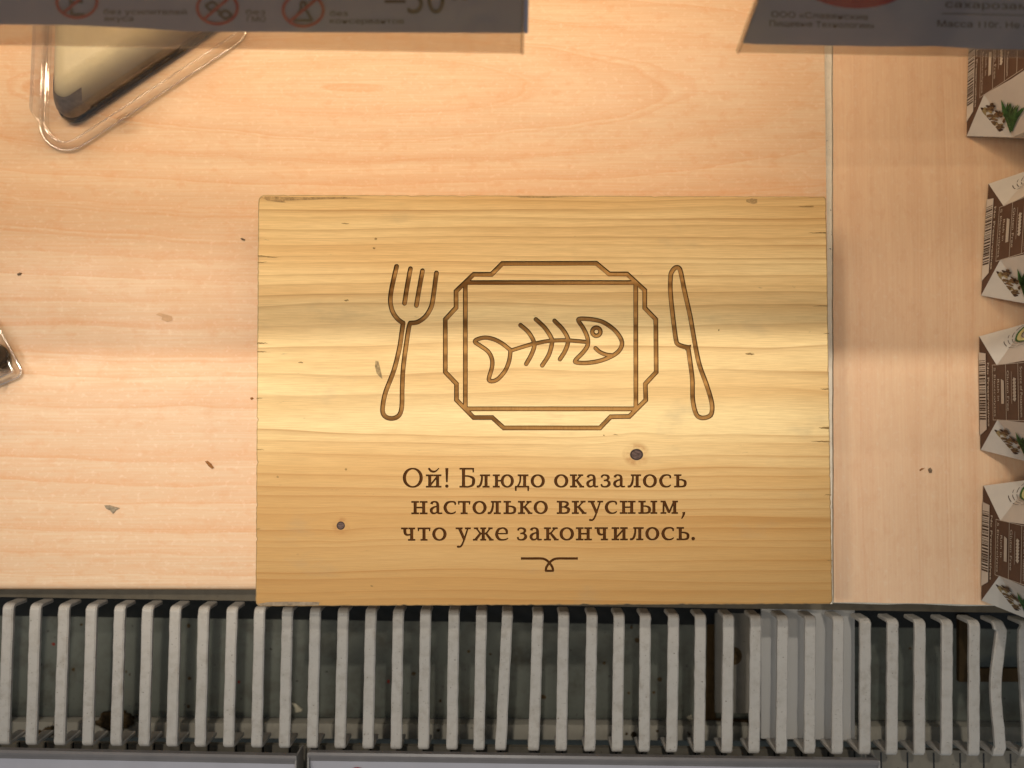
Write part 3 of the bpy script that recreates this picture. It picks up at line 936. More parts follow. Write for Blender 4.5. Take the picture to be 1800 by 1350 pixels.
mb.poly([P(x, y, SIGN_Z + 0.00012) for x, y in ((1312, 351), (1322, 348.5), (1331, 350), (1331, 357), (1324, 359), (1312, 355))])
build('worn_edge', mb, M_worn, sign)
# dark splits running in from the end grain
M_split = plain('dark_split_wood', (0.30, 0.19, 0.075), 0.9, 0.1, 0.4, 700)
for x0, y0, ln, w, d in ((453, 450, 22, 2.0, 1), (453, 461, 18, 1.6, 1), (470, 452, 20, 1.4, 1), (452, 603, 20, 2.4, 1), (452, 618, 18, 1.8, 1), (451, 700, 12, 1.5, 1), (451, 790, 14, 1.5, 1), (450, 930, 8, 2.2, 1),
                         (1452, 409, -32, 2.0, 1), (1430, 363, -28, 2.4, 1), (1455, 538, -28, 1.4, 1), (1457, 684, -16, 2.2, 1), (1458, 752, -20, 4.0, 1), (1459, 776, -34, 2.6, 1), (1457, 586, -10, 1.2, 1), (1461, 870, -12, 2, 1), (1463, 985, -10, 1.6, 1),
                         (600, 393, 14, 1.6, 0), (658, 420, 5, 4.0, 0), (605, 528, 8, 3.0, 0), (655, 436, 5, 3, 0), (524, 637, 9, 2.2, 0), (1262, 580, 3, 3, 0), (1310, 622, 16, 3.4, 0), (486, 838, 4, 3.5, 0), (606, 825, 4, 4, 0), (651, 1030, 5, 3, 0), (1060, 765, 3, 2, 0), (1078, 764, 9, 1.2, 0)):
    pts = []
    n = 7
    a = [(x0 + ln * k / n, y0 + random.uniform(-.4, .4) + k * random.uniform(-.15, .15), w * (1 - (k / n) ** 2) if d else w * math.sin(math.pi * (k + .4) / (n + .8))) for k in range(n + 1)]
    up_ = [P(p[0], p[1] - p[2] / 2, SIGN_Z + 0.00015) for p in a]
    dn_ = [P(p[0], p[1] + p[2] / 2, SIGN_Z + 0.00015) for p in a]
    mb = MB()
    mb.add(up_ + dn_, [(k, k + 1, n + 2 + k, n + 1 + k) for k in range(n)], 0)
    build('split_mark', mb, M_split, sign)
mb = MB()
for cx, cy in ((664, 650),):
    mb.poly([P(cx + dx, cy + dy, SIGN_Z + 0.00015) for dx, dy in ((-4, -16), (1, -15), (4, -4), (7, 9), (8, 16), (3, 12), (-2, 6), (-5, -6))])
build('resin_streak', mb, plain('grey_resin', (0.36, 0.25, 0.12), 0.8, 0.2, 0.4, 700), sign)


# ------------------------------------------------------------------ text helper (built-in typeface only)
def text_mesh(s, size, bold=0.0):
    c = bpy.data.curves.new('t', 'FONT')
    c.body = s
    c.size = size
    c.offset = bold
    c.resolution_u = 4
    o = bpy.data.objects.new('t', c)
    C.objects.link(o)
    dg = bpy.context.evaluated_depsgraph_get()
    me = bpy.data.meshes.new_from_object(o.evaluated_get(dg))
    vs_ = [v.co.copy() for v in me.vertices]
    fs_ = [tuple(p.vertices) for p in me.polygons]
    bpy.data.objects.remove(o)
    bpy.data.curves.remove(c)
    bpy.data.meshes.remove(me)
    return vs_, fs_


def add_text(mb, s, place, width=None, height=None, size=1.0, mat=0, bold=0.0):
    """place(u, v): u right, v up, text scaled to width x (cap) height"""
    vs_, fs_ = text_mesh(s, 1.0, bold)
    if not vs_:
        return
    x0, x1 = min(v.x for v in vs_), max(v.x for v in vs_)
    sx = width / (x1 - x0) if width else size
    sy = height / 0.73 if height else size
    mb.add([place((v.x - x0) * sx, v.y * sy) for v in vs_], fs_, mat)


# ------------------------------------------------------------------ price tag holders hanging from the shelf above
TB = Vector((0, P(900, 92, 0.100).y, 0.100))       # bottom edge line of the holders
TPHI = R(70)
TU = Vector((0, math.cos(TPHI), math.sin(TPHI)))    # up along the tag
TN = Vector((0, -math.sin(TPHI), math.cos(TPHI)))   # towards the customer


def T(px, py, off=0.0):
    """point on the tag plane (raised by off) seen at a pixel"""
    d = ray(px, py)
    o = Vector((0, 0, CAMZ))
    t = ((TB + TN * off) - o).dot(TN) / d.dot(TN)
    return o + d * t


def holder(label, xl_px, xr_px, yl, yr, paper_pts, name='price_tag_holder'):
    a, b = T(xl_px, yl), T(xr_px, yr)
    root = thing(name, (a + b) / 2, label, 'price tag', 'price tags hanging over the shelf')
    up_len = (0.196 - TB.z) / math.sin(TPHI)
    mb = MB()
    th = 0.0007
    A, B_ = a, b
    if a.z > TB.z + 0.02: A = a
    pts = [A, B_, B_ + TU * up_len * 0.97, A + TU * up_len * 0.97]
    # rear sheet and front sheet of the pocket joined by a rounded fold at the bottom
    rings = []
    for k in range(9):
        an = math.pi * k / 8
        off = -TU * 0.0011 * math.sin(an) + TN * 0.0011 * math.cos(an)
        rings.append([pts[0] + off + TU * 0.0011, pts[1] + off + TU * 0.0011])
    rings = [[pts[3] + TN * 0.0011, pts[2] + TN * 0.0011]] + rings + [[pts[3] - TN * 0.0011, pts[2] - TN * 0.0011]]
    mb.loft(rings, 0, False, False, closed=False)
    build('clear_sleeve', mb, M_holder, root, recalc=False, smooth=True)
    # welded end beads
    for q in (pts[0], pts[1]):
        mb = MB()
        r = [[q + TU * s + TN * 0.0013 * math.cos(k * math.pi / 3) + Vector((0.0008 * math.sin(k * math.pi / 3), 0, 0)) for k in range(6)] for s in (0.0002, up_len * 0.5, up_len * 0.96)]
        mb.loft(r)
        build('end_bead', mb, M_holder, root, smooth=True)
    mb = MB()
    low = [T(x, y, 0.0003) for x, y in paper_pts]
    tl = [low[-1] + TU * up_len * 0.8, low[0] + TU * up_len * 0.8]
    mb.poly(low + tl)
    build('paper_tag', mb, M_paper, root, recalc=False)
    return root


hl = holder('long grey price tag with three red no-entry icons, in a clear holder at the left', -130, 918, 76, 93,
            [(-128, 42), (0, 43), (120, 44), (250, 50), (330, 55), (400, 56), (600, 57), (928, 58.5)])
hr = holder('grey price tag with a dark red disc, in a clear holder at the right', 1297, 1958, 91, 103,
            [(1305, 76), (1330, 78), (1560, 82), (1640, 81), (1720, 86), (1800, 87), (1953, 89)])


def tagtext(root, items, inkname, mat):
    for (s, x, y, w, h, sl) in items:
        mb = MB()
        add_text(mb, s, lambda u, v: T(x + u, y + u * sl - v, 0.0006), w, h)
        build(inkname, mb, mat, root, recalc=False)


tagtext(hl, [('без усилителей', 182, 25, 146, 9.5, 0.006), ('вкуса', 184, 37, 50, 9.5, 0.006), ('без', 432, 25.5, 34, 9.5, 0.006), ('ГМО', 434, 38, 33, 9.5, 0.006),
             ('без', 580, 28, 31, 9.5, 0.005), ('консервантов', 580, 41, 130, 9.5, 0.005), ('–50', 676, 24, 106, 62, 0.0), ('00', 790, 0, 36, 22, 0.0)], 'printed_lettering', M_ink)
tagtext(hr, [('ООО «Славянские', 1356, 30, 170, 10.5, 0.03), ('Пищевые Технологии»', 1353, 46, 184, 10.5, 0.022), ('сахарозаменитель', 1662, 13, 260, 13, 0.03), ('Масса 110г. Не содержит', 1648, 47, 250, 11.5, 0.02)], 'printed_lettering', M_ink)


def disc(mb, cx, cy, rx, ry, root_off, w=None, n=40, mat=0):
    if w is None:
        mb.poly([T(cx + rx * math.cos(2 * math.pi * i / n), cy + ry * math.sin(2 * math.pi * i / n), root_off) for i in range(n)], mat)
    else:
        o = [T(cx + rx * math.cos(2 * math.pi * i / n), cy + ry * math.sin(2 * math.pi * i / n), root_off) for i in range(n)]
        q = [T(cx + (rx - w) * math.cos(2 * math.pi * i / n), cy + (ry - w) * math.sin(2 * math.pi * i / n), root_off) for i in range(n)]
        mb.add(o + q, [(i, (i + 1) % n, n + (i + 1) % n, n + i) for i in range(n)], mat)


def tline(mb, pts, w, off):
    for a, b in zip(pts, pts[1:]):
        d = math.hypot(b[0] - a[0], b[1] - a[1]) or 1
        nx, ny = -(b[1] - a[1]) / d * w / 2, (b[0] - a[0]) / d * w / 2
        mb.poly([T(a[0] + nx, a[1] + ny, off), T(b[0] + nx, b[1] + ny, off), T(b[0] - nx, b[1] - ny, off), T(a[0] - nx, a[1] - ny, off)])


for cx, cy in ((135, 3), (382, 14), (533, 18)):
    mb = MB()
    disc(mb, cx, cy, 38, 31, 0.0009, 5.5)
    tline(mb, [(cx - 25, cy + 21), (cx + 25, cy - 21)], 5.5, 0.00095)
    build('red_icon_ring', mb, M_red, hl, recalc=False)
for strokes in (([(122, -18), (126, 26), (149, 26)], [(124, 4), (146, 3)]),
                ([(361, 10), (374, 3), (385, 12), (371, 20), (361, 10)], [(384, 24), (397, 18), (408, 27), (396, 34), (384, 24)], [(374, 14), (392, 24)]),
                ([(529, 4), (529, 16), (516, 36), (549, 36), (537, 16), (537, 4), (529, 4)],)):
    mb = MB()
    for q, p in enumerate(strokes):
        tline(mb, p, 5, 0.0007 + q * .00002)
    build('icon_drawing', mb, M_ink, hl, recalc=False)
mb = MB()
disc(mb, 1506, -60, 118, 75, 0.0008)
build('red_disc', mb, M_red, hr, recalc=False)
mb = MB()
tline(mb, [(1655, 24), (1900, 29)], 1.2, 0.0007)
build('ruled_line', mb, M_ink, hr, recalc=False)


# ------------------------------------------------------------------ air grille of painted bars in front of the shelf
BZ, BT, BW = -0.006, 0.0022, 0.0058
ZS = -0.0175
grille = thing('air_grille', P(900, 1190, ZS), 'white painted steel grille of parallel bent bars along the shelf front', 'grille')


def rear(px): return 1061 + 0.0160 * px + (3.0 if px > 1500 else 0)
def front(px): return 1312.5 + 0.0115 * px


XS = [-90, -41, 9, 57, 107, 156, 206, 255, 304, 354, 404, 453, 502, 551, 600, 649, 698, 746, 796, 844, 886, 942, 989, 1039, 1087, 1134, 1183, 1231, 1280, 1328, 1376, 1425, 1474, 1522, 1570, 1618, 1666, 1714, 1757, 1806, 1855]
for k, bx in enumerate(XS):
    lean = -8.0 + 6.5 * max(0, bx) / 1500 + random.uniform(-.8, .8)
    if bx == 886: lean = -12
    if bx == 942: lean = -8
    yr_, yf_ = rear(bx), front(bx)
    path = []
    bend = {1757: (8, 2, -5, -5, 1, 4), 1806: (-4, -5, -3, 0, 3, 5)}.get(bx)
    a = P(bx - lean / 2, yr_, BZ)
    b = P(bx + lean / 2, yf_, BZ)
    rr = 0.0030
    spine = [(a.x, a.y, ZS)]
    for i in range(6):
        an = math.pi / 2 * i / 5
        spine.append((a.x, a.y - rr + rr * math.cos(an), BZ - rr + rr * math.sin(an)))
    nm = 14
    for i in range(1, nm):
        t = i / nm
        q = a.lerp(b, t)
        ox = 0
        if bend:
            u = t * (len(bend) - 1)
            j = min(int(u), len(bend) - 2)
            ox = (bend[j] + (bend[j + 1] - bend[j]) * (u - j)) * 0.00028
        spine.append((q.x + ox + random.uniform(-.00012, .00012), min(max(q.y, b.y + rr), a.y - rr), BZ + random.uniform(-.0001, .0001)))
    for i in range(6):
        an = math.pi / 2 * i / 5
        spine.append((b.x, b.y + rr - rr * math.sin(an), BZ - rr + rr * math.cos(an)))
    spine.append((b.x, b.y, ZS - 0.004))
    rings = []
    for i, p in enumerate(spine):
        p = Vector(p)
        d = (Vector(spine[min(i + 1, len(spine) - 1)]) - Vector(spine[max(i - 1, 0)])).normalized()
        nrm = Vector((1, 0, 0)).cross(d).normalized()
        if nrm.z < 0 and abs(nrm.z) > 0.3: nrm = -nrm
        if abs(nrm.z) <= 0.3:
            nrm = nrm if (nrm.y > 0) == (i < len(spine) / 2) else -nrm
        sx = d.cross(nrm).normalized()
        if sx.x < 0: sx = -sx
        w, c = BW / 2 * (1 + random.uniform(-.02, .02)), 0.0006
        rings.append([p + sx * u * w + nrm * (-v) for u, v in ((-1 + .0, c * .9), (-1 + .24, 0), (1 - .24, 0), (1, c * .9), (1, BT - c * .5), (1 - .15, BT), (-1 + .15, BT), (-1, BT - c * .5))])
    mb = MB()
    mb.loft(rings)
    build('bar', mb, M_bar, grille, smooth=False)
# rear strip: the bars are welded to it
mb = MB()
ya0, ya1 = P(0, 1061, ZS).y + 0.012, P(1800, 1090, ZS).y + 0.012
mb.quadbox([(-0.34, P(0, 1049.5, ZS).y + .001), (0.34, P(1800, 1079, ZS).y - .0005), (0.34, ya1 + .012), (-0.34, ya0 + .014)], ZS - 0.003, ZS)
build('rear_strip', mb, dirty('grimed_shaded_paint', (0.125, 0.103, 0.070), (0.05, 0.038, 0.024), 130, 0.5, 0.5), grille)  # grimy paint, darkened further to put the shelf's shade into its colour
mb = MB()
y0, y1 = P(0, 1316, -0.024).y, P(1800, 1336, -0.024).y
mb.quadbox([(-0.40, y0 - .016), (0.40, y1 - .016), (0.40, y1 + .0040), (-0.40, y0 + .0040)], -0.027, -0.024)
build('front_strip', mb, M_rail, grille)
mb = MB()
for k, bx in enumerate(XS):
    q = P(bx * 0.965 + 31 + (3 if bx > 900 else -6), 1322 + 0.0115 * bx, -0.0238)
    mb.box((q.x - .00042, q.y - .010, -0.0239), (q.x + .00042, q.y + .0055, -0.02385))
build('slot', mb, M_black, grille)

# plates lying below the bars
def plate(name, pts, z, mat, label, cat, thick=0.0015):
    mb = MB()
    q = [P(x, y, z) for x, y in pts][::-1]
    mb.quadbox([(p.x, p.y) for p in q], z - thick, z)
    o = build(name, mb, mat, loc=q[0], bevel=0.0004)
    return tag(o, label, cat)


plate('cover_plate', [(1338, 1060), (1503, 1062), (1503, 1302), (1338, 1299)], -0.0222, M_platew, 'clean pale enamel plate under four grille bars, right of the sign', 'plate')
pg = thing('bracket_plate', P(1287, 1160, -0.05), 'small dull grey plate with a dark hole, beneath the grille bars', 'plate')
mb = MB()
q = [P(x, y, -0.05) for x, y in [(1257, 1060), (1345, 1060), (1345, 1254), (1257, 1253)]][::-1]
mb.quadbox([(p.x, p.y) for p in q], -0.0515, -0.05)
build('plate_body', mb, M_plateg, pg)
mb = MB()
c_ = P(1291, 1153, -0.0498)
mb.poly([c_ + Vector((0.0044 * math.cos(a * .314), 0.0052 * math.sin(a * .314), 0)) for a in range(20)])
build('bolt_hole', mb, M_grime, pg)
mb = MB()
mb.poly([P(x, y, -0.0662) for x, y in ((1243, 1060), (1258, 1060), (1256, 1180), (1258, 1262), (1335, 1264), (1335, 1252), (1362, 1266), (1350, 1272), (1240, 1266))])
ru = build('grime_streak', mb, M_rust, loc=P(1250, 1160, -0.0662))
tag(ru, 'brown rust streak on the channel floor beside the small grey plate', 'rust stain')
mb = MB()
for (x0, x1, y0, y1) in ((1686, 1704, 1080, 1199), (1704, 1860, 1175, 1199)):
    q = [P(x, y, -0.045) for x, y in ((x0, y1), (x1, y1), (x1, y0), (x0, y0))]
    mb.quadbox([(p.x, p.y) for p in q], -0.048, -0.045)
rb_ = build('rusty_bracket', mb, M_rust, loc=P(1695, 1190, -0.048), bevel=0.0003)
tag(rb_, 'L-shaped dark rusty bracket under the right end of the grille', 'bracket')


# ------------------------------------------------------------------ label holders along the very front
def front_holder(x0, x1, yt0, yt1, label, red=None):
    zt = -0.004
    a, b = P(x0, yt0, zt), P(x1, yt1, zt)
    root = thing('label_holder', (a + b) / 2, label, 'label holder', 'label holders along the front edge')
    mb = MB()
    prof = [(0, 0), (0.0012, 0.0006), (0.0026, 0.0004), (0.0030, -0.0006), (0.0046, -0.0007), (0.0050, -0.003), (0.0012, -0.004), (0, -0.003)]
    mb.loft([[Vector((e.x, e.y - u, zt + v)) for u, v in prof] for e in (a, b)])
    build('rail', mb, M_hrail, root)
    mb = MB()
    yp = 0.0049
    A = [Vector((a.x + .0006, a.y - yp, zt - .0012)), Vector((b.x - .0006, b.y - yp, zt - .0012)), Vector((b.x - .0006, b.y - yp - .030, zt - .009)), Vector((a.x + .0006, a.y - yp - .030, zt - .009))]
    mb.poly(A[::-1])
    build('paper_label', mb, M_lilac, root, recalc=False)
    for e in (a, b):
        mb = MB()
        mb.box((e.x - .0004, e.y - .036, zt - .013), (e.x + .0004, e.y - .0002, zt + .0003))
        build('end_cap', mb, M_holder2, root)
    if red:
        mb = MB()
        c = (A[0] + (A[1] - A[0]) * red)
        nrm = (A[3] - A[0]).normalized()
        mb.poly([c + Vector((0.0052 * math.cos(k * .2618), 0, 0)) + nrm * (0.0086 + 0.0052 * math.sin(k * .2618)) + Vector((0, 0, .0003)) for k in range(24)][::-1])
        build('red_mark', mb, M_red, root, recalc=False)
    return root


M_hrail = plain('grey_plastic_rail', (0.17, 0.155, 0.15), 0.3, 0.5, 0.1)
M_lilac = plain('white_label_paper', (0.46, 0.44, 0.47), 0.7, 0.2, 0.04, 60)
M_holder2 = plain('milky_plastic', (0.30, 0.28, 0.26), 0.3, 0.5)
front_holder(-260, 520, 1313, 1328.5, 'grey label rail with a white label at the bottom left, ending before the gap')
front_holder(542, 1545, 1322.5, 1336.5, 'longer grey label rail with a red mark, running from the gap to the right', red=0.083)


# ------------------------------------------------------------------ cartons standing in a row on the right board
CW, CD, CHT, Z1 = 0.0605, 0.060, 0.092, 0.0155
CI = 0.0150
CIY = 0.0210


def carton_frame():
    h, b = CD / 2, CD / 2 + 0.0048
    base = [Vector((0, -h, 0)), Vector((CW, -h, 0)), Vector((CW, h, 0)), Vector((0, h, 0))]
    def octr(z, g, b=b): return [Vector(v) for v in ((CI, -b - g, z), (CW - CI, -b - g, z), (CW + g, -b + CIY, z), (CW + g, b - CIY, z), (CW - CI, b + g, z), (CI, b + g, z), (-g, b - CIY, z), (-g, -b + CIY, z))]
    return base, octr


def carton(label):
    root = thing('drink_carton', (0, 0, 0), label, 'carton', 'cartons in a row on the right board')
    base, octr = carton_frame()
    base = [Vector((v.x, v.y, 0.0009)) for v in base]
    foot = [Vector((min(max(v.x, .0012), CW - .0012), v.y * 0.955, 0)) for v in base]
    o1, om, o2 = octr(Z1, 0.0005), octr(0.036, 0.0004, CD / 2 + .0060), octr(CHT, 0.0, CD / 2 + .0050)
    mb = MB()
    mb.add(foot + base, [(0, 1, 5, 4), (1, 2, 6, 5), (2, 3, 7, 6), (3, 0, 4, 7), (3, 2, 1, 0)], 0)
    v = base + o1 + om + o2
    # base->octagon : walls and corner triangles
    B = lambda i: i
    O = lambda i: 4 + i
    Q = lambda i: 12 + i
    mb.add(v, [(B(0), B(1), O(1), O(0)), (B(2), B(3), O(5), O(4))], 1)
    mb.add(v, [(B(3), B(0), O(7), O(6)), (B(1), B(2), O(3), O(2))], 0)
    mb.add(v, [(B(0), O(0), O(7)), (B(1), O(2), O(1)), (B(2), O(4), O(3)), (B(3), O(6), O(5))], 1)
    for i in range(8):
        mb.add(v, [(O(i), O((i + 1) % 8), Q((i + 1) % 8), Q(i)), (Q(i), Q((i + 1) % 8), 20 + (i + 1) % 8, 20 + i)], 0 if i in (2, 6) else 1)
    mb.add(o2, [tuple(range(8))], 1)
    build('carton_body', mb, [M_cardB, M_cardW], root, bevel=0.0022, segs=5, smooth=True)
    e = 0.0012

    def W(u, z):       # on the left wall: u runs from the back corner to the front corner
        y = CD / 2 - u
        return Vector((-0.0005 * min(1, z / Z1) - e * 0.25, y, z))

    def WH(u, z):      # half width of the wall available at height z
        return CD / 2 - min(1, z / Z1) * (CI - .0015)
    # barcode panel
    mb = MB()
    b0, b1 = 0.0085, 0.0525
    mb.poly([W(b0, .0009), W(b0 + .001, .0068), W(b1 - .0035, .0068), W(b1, .0009)])
    build('barcode_panel', mb, M_cardW, root, recalc=False)
    mb = MB()
    rnd = random.Random(3)
    u = b0 + 0.0045
    while u < b1 - .0085:
        w = rnd.choice((.0003, .0003, .0006, .0009))
        mb.poly([W(u, .0011) + Vector((-1e-4, 0, 0)), W(u, .0064) + Vector((-1e-4, 0, 0)), W(u + w, .0064) + Vector((-1e-4, 0, 0)), W(u + w, .0011) + Vector((-1e-4, 0, 0))])
        u += w + rnd.choice((.0003, .0005, .0008))
    build('barcode', mb, M_barink, root, recalc=False)
    # lettering and framed panel
    mb = MB()
    add_text(mb, 'No Preservatives', lambda a, b: W(.0145 + a, .0080 + b), .0330, .0016, bold=.02)
    f0, f1 = .0158, .0442
    tw = .0003
    def wl(u0, z0, u1, z1): mb.poly([W(u0, z0), W(u0, z1), W(u1, z1), W(u1, z0)])
    wl(f0, .0122, f1, .0122 + tw)
    wl(f0, .0122, f0 + tw, .045); wl(f1 - tw, .0122, f1, .045)
    for z in (.0225, .0315, .0405): wl(f0, z, f1, z + tw)
    add_text(mb, '5 Electrolytes', lambda a, b: W(f0 + .0015 + a, .0134 + b), .0250, .0016)
    add_text(mb, 'Rich in', lambda a, b: W(f0 + .0075 + a, .0162 + b), .0110, .0015)
    add_text(mb, 'Gluten Free', lambda a, b: W(f0 + .0035 + a, .0234 + b), .0200, .0017)
    for k in range(7):   # wheat ear
        u0 = f0 + .0070 + k * .0016
        mb.poly([W(u0, .0285), W(u0 + .0008, .0302), W(u0 + .0024, .0292), W(u0 + .0014, .0276)])
    wl(f0 + .004, .0267, f0 + .020, .0269)
    mb.poly([W(f0 + .0075, .0190), W(f0 + .0085, .0212), W(f0 + .020, .0212), W(f0 + .020, .0190)])
    add_text(mb, 'Source of Potassium', lambda a, b: W(f0 + .002 + a, .0330 + b), .0245, .0017)
    build('printed_lettering', mb, M_cream, root, recalc=False)
    # pictures on the front-left and back-left bevels; (a, c): from the foot corner towards the wall / outer edge
    h = CD / 2

    def FR(a, c, sgn=-1):
        a, c = max(a, .015), max(c, .015)
        k = a + c
        s_, z = c / k, Z1 * k
        kk = min(1, k)
        bb = h + .0053 * kk if k <= 1 else h + .0053 + .0011 * min(1, (z - Z1) / (.036 - Z1))
        pw = Vector((-.0005 * kk, sgn * (h * (1 - kk) + (bb - CIY) * kk), z))
        po = Vector((CI * kk, sgn * (h * (1 - kk) + bb * kk), z))
        return pw.lerp(po, s_) + Vector((-.6, sgn * .6, .3)) * .0006
    mb = MB()
    rnd = random.Random(11)
    for k in range(95):
        t_, r_ = rnd.uniform(0, 6.28), rnd.random() ** .6 * .36
        a, c = .33 + r_ * math.cos(t_) * 1.15, .42 + r_ * math.sin(t_) * .9
        if k > 80: a, c = .35 + rnd.uniform(-.1, .5), .12 + rnd.uniform(0, .2)
        r = rnd.uniform(.020, .058)
        an = rnd.uniform(0, 3.1)
        st_ = rnd.uniform(1.0, 2.6)
        pts = []
        for q in range(8):
            t = q * 2 * math.pi / 8
            a_, c_ = r * st_ * math.cos(t), r * math.sin(t) * rnd.uniform(.6, 1.3)
            pts.append(FR(a + a_ * math.cos(an) - c_ * math.sin(an), c + a_ * math.sin(an) + c_ * math.cos(an)))
        mb.poly(pts, rnd.choice((0, 0, 1, 2)))
    build('splash_picture', mb, [M_splash, M_barink, M_tan], root, recalc=False)
    mb = MB()
    for k in range(26):
        t = rnd.random()
        a0, c0_ = .14 + rnd.uniform(-.05, .05), 1.00 + rnd.uniform(-.08, .06)
        a1, c1_ = 1.22 - .25 * t + rnd.uniform(-.16, .04), .34 + .95 * t
        mx_, my_ = (a0 + a1) / 2 + .06 * (1 - t), (c0_ + c1_) / 2 - .05
        d_ = Vector((a1 - a0, c1_ - c0_)).normalized()
        nx_, ny_ = -d_.y * .075, d_.x * .075
        mb.poly([FR(a0, c0_), FR(mx_ + nx_, my_ + ny_), FR(a1, c1_), FR(mx_ - nx_, my_ - ny_)], rnd.choice((0, 0, 1, 2)))
    build('leaf_picture', mb, [M_green, M_green2, M_green3], root, recalc=False)
    mb = MB()
    ca, cc_ = .50, 1.08
    for rad, mt, wd in ((.40, 0, .06), (.27, 2, .13), (.23, 1, .02), (.52, 3, .012), (.60, 3, .012), (.68, 3, .016)):
        prev = None
        for q in range(25):
            an = R(120 + q * 7)
            p0 = (ca + rad * math.sin(an) * .9, cc_ + rad * math.cos(an))
            p1 = (ca + (rad + wd) * math.sin(an) * .9, cc_ + (rad + wd) * math.cos(an))
            ok = min(p0 + p1) > .03
            cur = (FR(p0[0], p0[1], 1), FR(p1[0], p1[1], 1))
            if prev and ok and not (mt == 3 and q % 4 == 0):
                mb.poly([prev[0], prev[1], cur[1], cur[0]], mt)
            prev = cur if ok else None
    build('fruit_picture', mb, [M_green, M_splash, M_yell, M_barink], root, recalc=False)
    return root


def copy_tree(o, parent=None):
    c = o.copy()
    C.objects.link(c)
    c.parent = parent
    for ch in o.children:
        copy_tree(ch, c)
    return c


def wall_pose(bpx, fpx):
    a, b = P(*bpx, ZR), P(*fpx, ZR)
    m = (a + b) / 2
    d = b - a
    rot = math.atan2(d.y, d.x) + math.pi / 2
    return m, rot


CARTS = [((1703, 40), (1697, 247), 'brown and white carton at the back of the row, partly under a price tag'),
         ((1736, 316), (1722, 528), 'slightly turned brown and white carton, second from the back of the row'),
         ((1719, 585), (1722, 797), 'squarely placed brown and white carton, second from the front'),
         ((1727, 848), (1723, 1060), 'brown and white carton at the front of the row, overhanging the grille')]
first = carton(CARTS[0][2])
allc = [first] + [copy_tree(first) for _ in CARTS[1:]]
for o, (bp, fp, lb) in zip(allc, CARTS):
    m, r = wall_pose(bp, fp)
    o.location = (m.x, m.y, ZR + 0.0001)
    o.rotation_euler = (0, 0, r)
    o['label'] = lb


# ------------------------------------------------------------------ clear food packs on the left
def rounded(pts, r, n=7):
    """plan polygon with rounded corners (metres)"""
    out = []
    m = len(pts)
    for i in range(m):
        p0, p1, p2 = Vector(pts[i - 1]).to_2d(), Vector(pts[i]).to_2d(), Vector(pts[(i + 1) % m]).to_2d()
        u, v = (p0 - p1).normalized(), (p2 - p1).normalized()
        half = math.acos(max(-1, min(1, u.dot(v)))) / 2
        rad = r[i] if isinstance(r, (list, tuple)) else r
        dist = rad / math.tan(half)
        c = p1 + (u + v).normalized() * (rad / math.sin(half))
        a0 = p1 + u * dist - c
        a1 = p1 + v * dist - c
        s, e_ = math.atan2(a0.y, a0.x), math.atan2(a1.y, a1.x)
        d = (e_ - s + math.pi) % (2 * math.pi) - math.pi
        for k in range(n + 1):
            an = s + d * k / n
            out.append((c.x + rad * math.cos(an), c.y + rad * math.sin(an)))
    return out


def tri_ring(a, b, c, ins, rads):
    la, lb, lc = (b - c).length, (c - a).length, (a - b).length
    I = (a * la + b * lb + c * lc) / (la + lb + lc)
    sp_ = (la + lb + lc) / 2
    rho = math.sqrt(max(1e-12, sp_ * (sp_ - la) * (sp_ - lb) * (sp_ - lc))) / sp_
    f_ = 1 - ins / rho
    return rounded([I + (v - I) * f_ for v in (a, b, c)], [max(.0012, q - ins * .55) for q in rads], 8)


def inset(poly, d):
    """move a plan polygon inwards by d (along vertex normals)"""
    n = len(poly)
    area_ = sum(poly[i][0] * poly[(i + 1) % n][1] - poly[(i + 1) % n][0] * poly[i][1] for i in range(n))
    sgn = 1 if area_ > 0 else -1
    out = []
    for i in range(n):
        a, b, c = Vector(poly[i - 1]), Vector(poly[i]), Vector(poly[(i + 1) % n])
        d1, d2 = (b - a), (c - b)
        n1 = Vector((-d1.y, d1.x)).normalized() if d1.length > 1e-9 else Vector((0, 0))
        n2 = Vector((-d2.y, d2.x)).normalized() if d2.length > 1e-9 else n1
        nn_ = (n1 + n2)
        nn_ = nn_.normalized() if nn_.length > 1e-9 else n1
        out.append((b.x + nn_.x * d * sgn, b.y + nn_.y * d * sgn))
    return out


def lvl(poly, z):
    return [Vector((p[0], p[1], z)) for p in poly]


tri_root = thing('rice_triangle_pack', P(180, 130, 0), 'cream and black wrapped rice triangle in a clear plastic pack, top left', 'food pack')
tip = P(106, 243, 0)
e1 = P(352, 78, 0)
e2 = P(110, 60, 0)
dirr = (Vector((e1.x, e1.y, 0)) - Vector((tip.x, tip.y, 0))).normalized()
dirl = (Vector((e2.x, e2.y, 0)) - Vector((tip.x, tip.y, 0))).normalized()
tip2 = Vector((tip.x, tip.y, 0))
TRI = (tip2, tip2 + dirr * 0.118, tip2 + dirl * 0.105)
def tring(ins): return tri_ring(*TRI, ins, (0.0085, 0.010, 0.010))
tri = tring(0)
mb = MB()
mb.loft([lvl(tring(.0012), .0010), lvl(tri, .0018), lvl(tri, .0032), lvl(tring(.0006), .0042), lvl(tring(.0016), .0046)])
build('black_tray', mb, plain('glossy_black_film', (0.010, 0.009, 0.008), 0.18, 0.5, 0.2), tri_root, smooth=True)
gw = G('cream_wrap')
x, y, z, p = gw.pos()
wr = gw.noise(gw.vec(gw.m('MULTIPLY', x, 90.0), gw.m('MULTIPLY', y, 90.0), gw.m('MULTIPLY', z, 30.0)), 1.0, 3, .6)
zr = gw.ramp(gw.m('MULTIPLY', z, 45.0), [(0.20, (0.035, 0.026, 0.020)), (0.34, (0.13, 0.095, 0.065)), (0.58, (0.34, 0.27, 0.165)), (0.86, (0.66, 0.56, 0.35))])
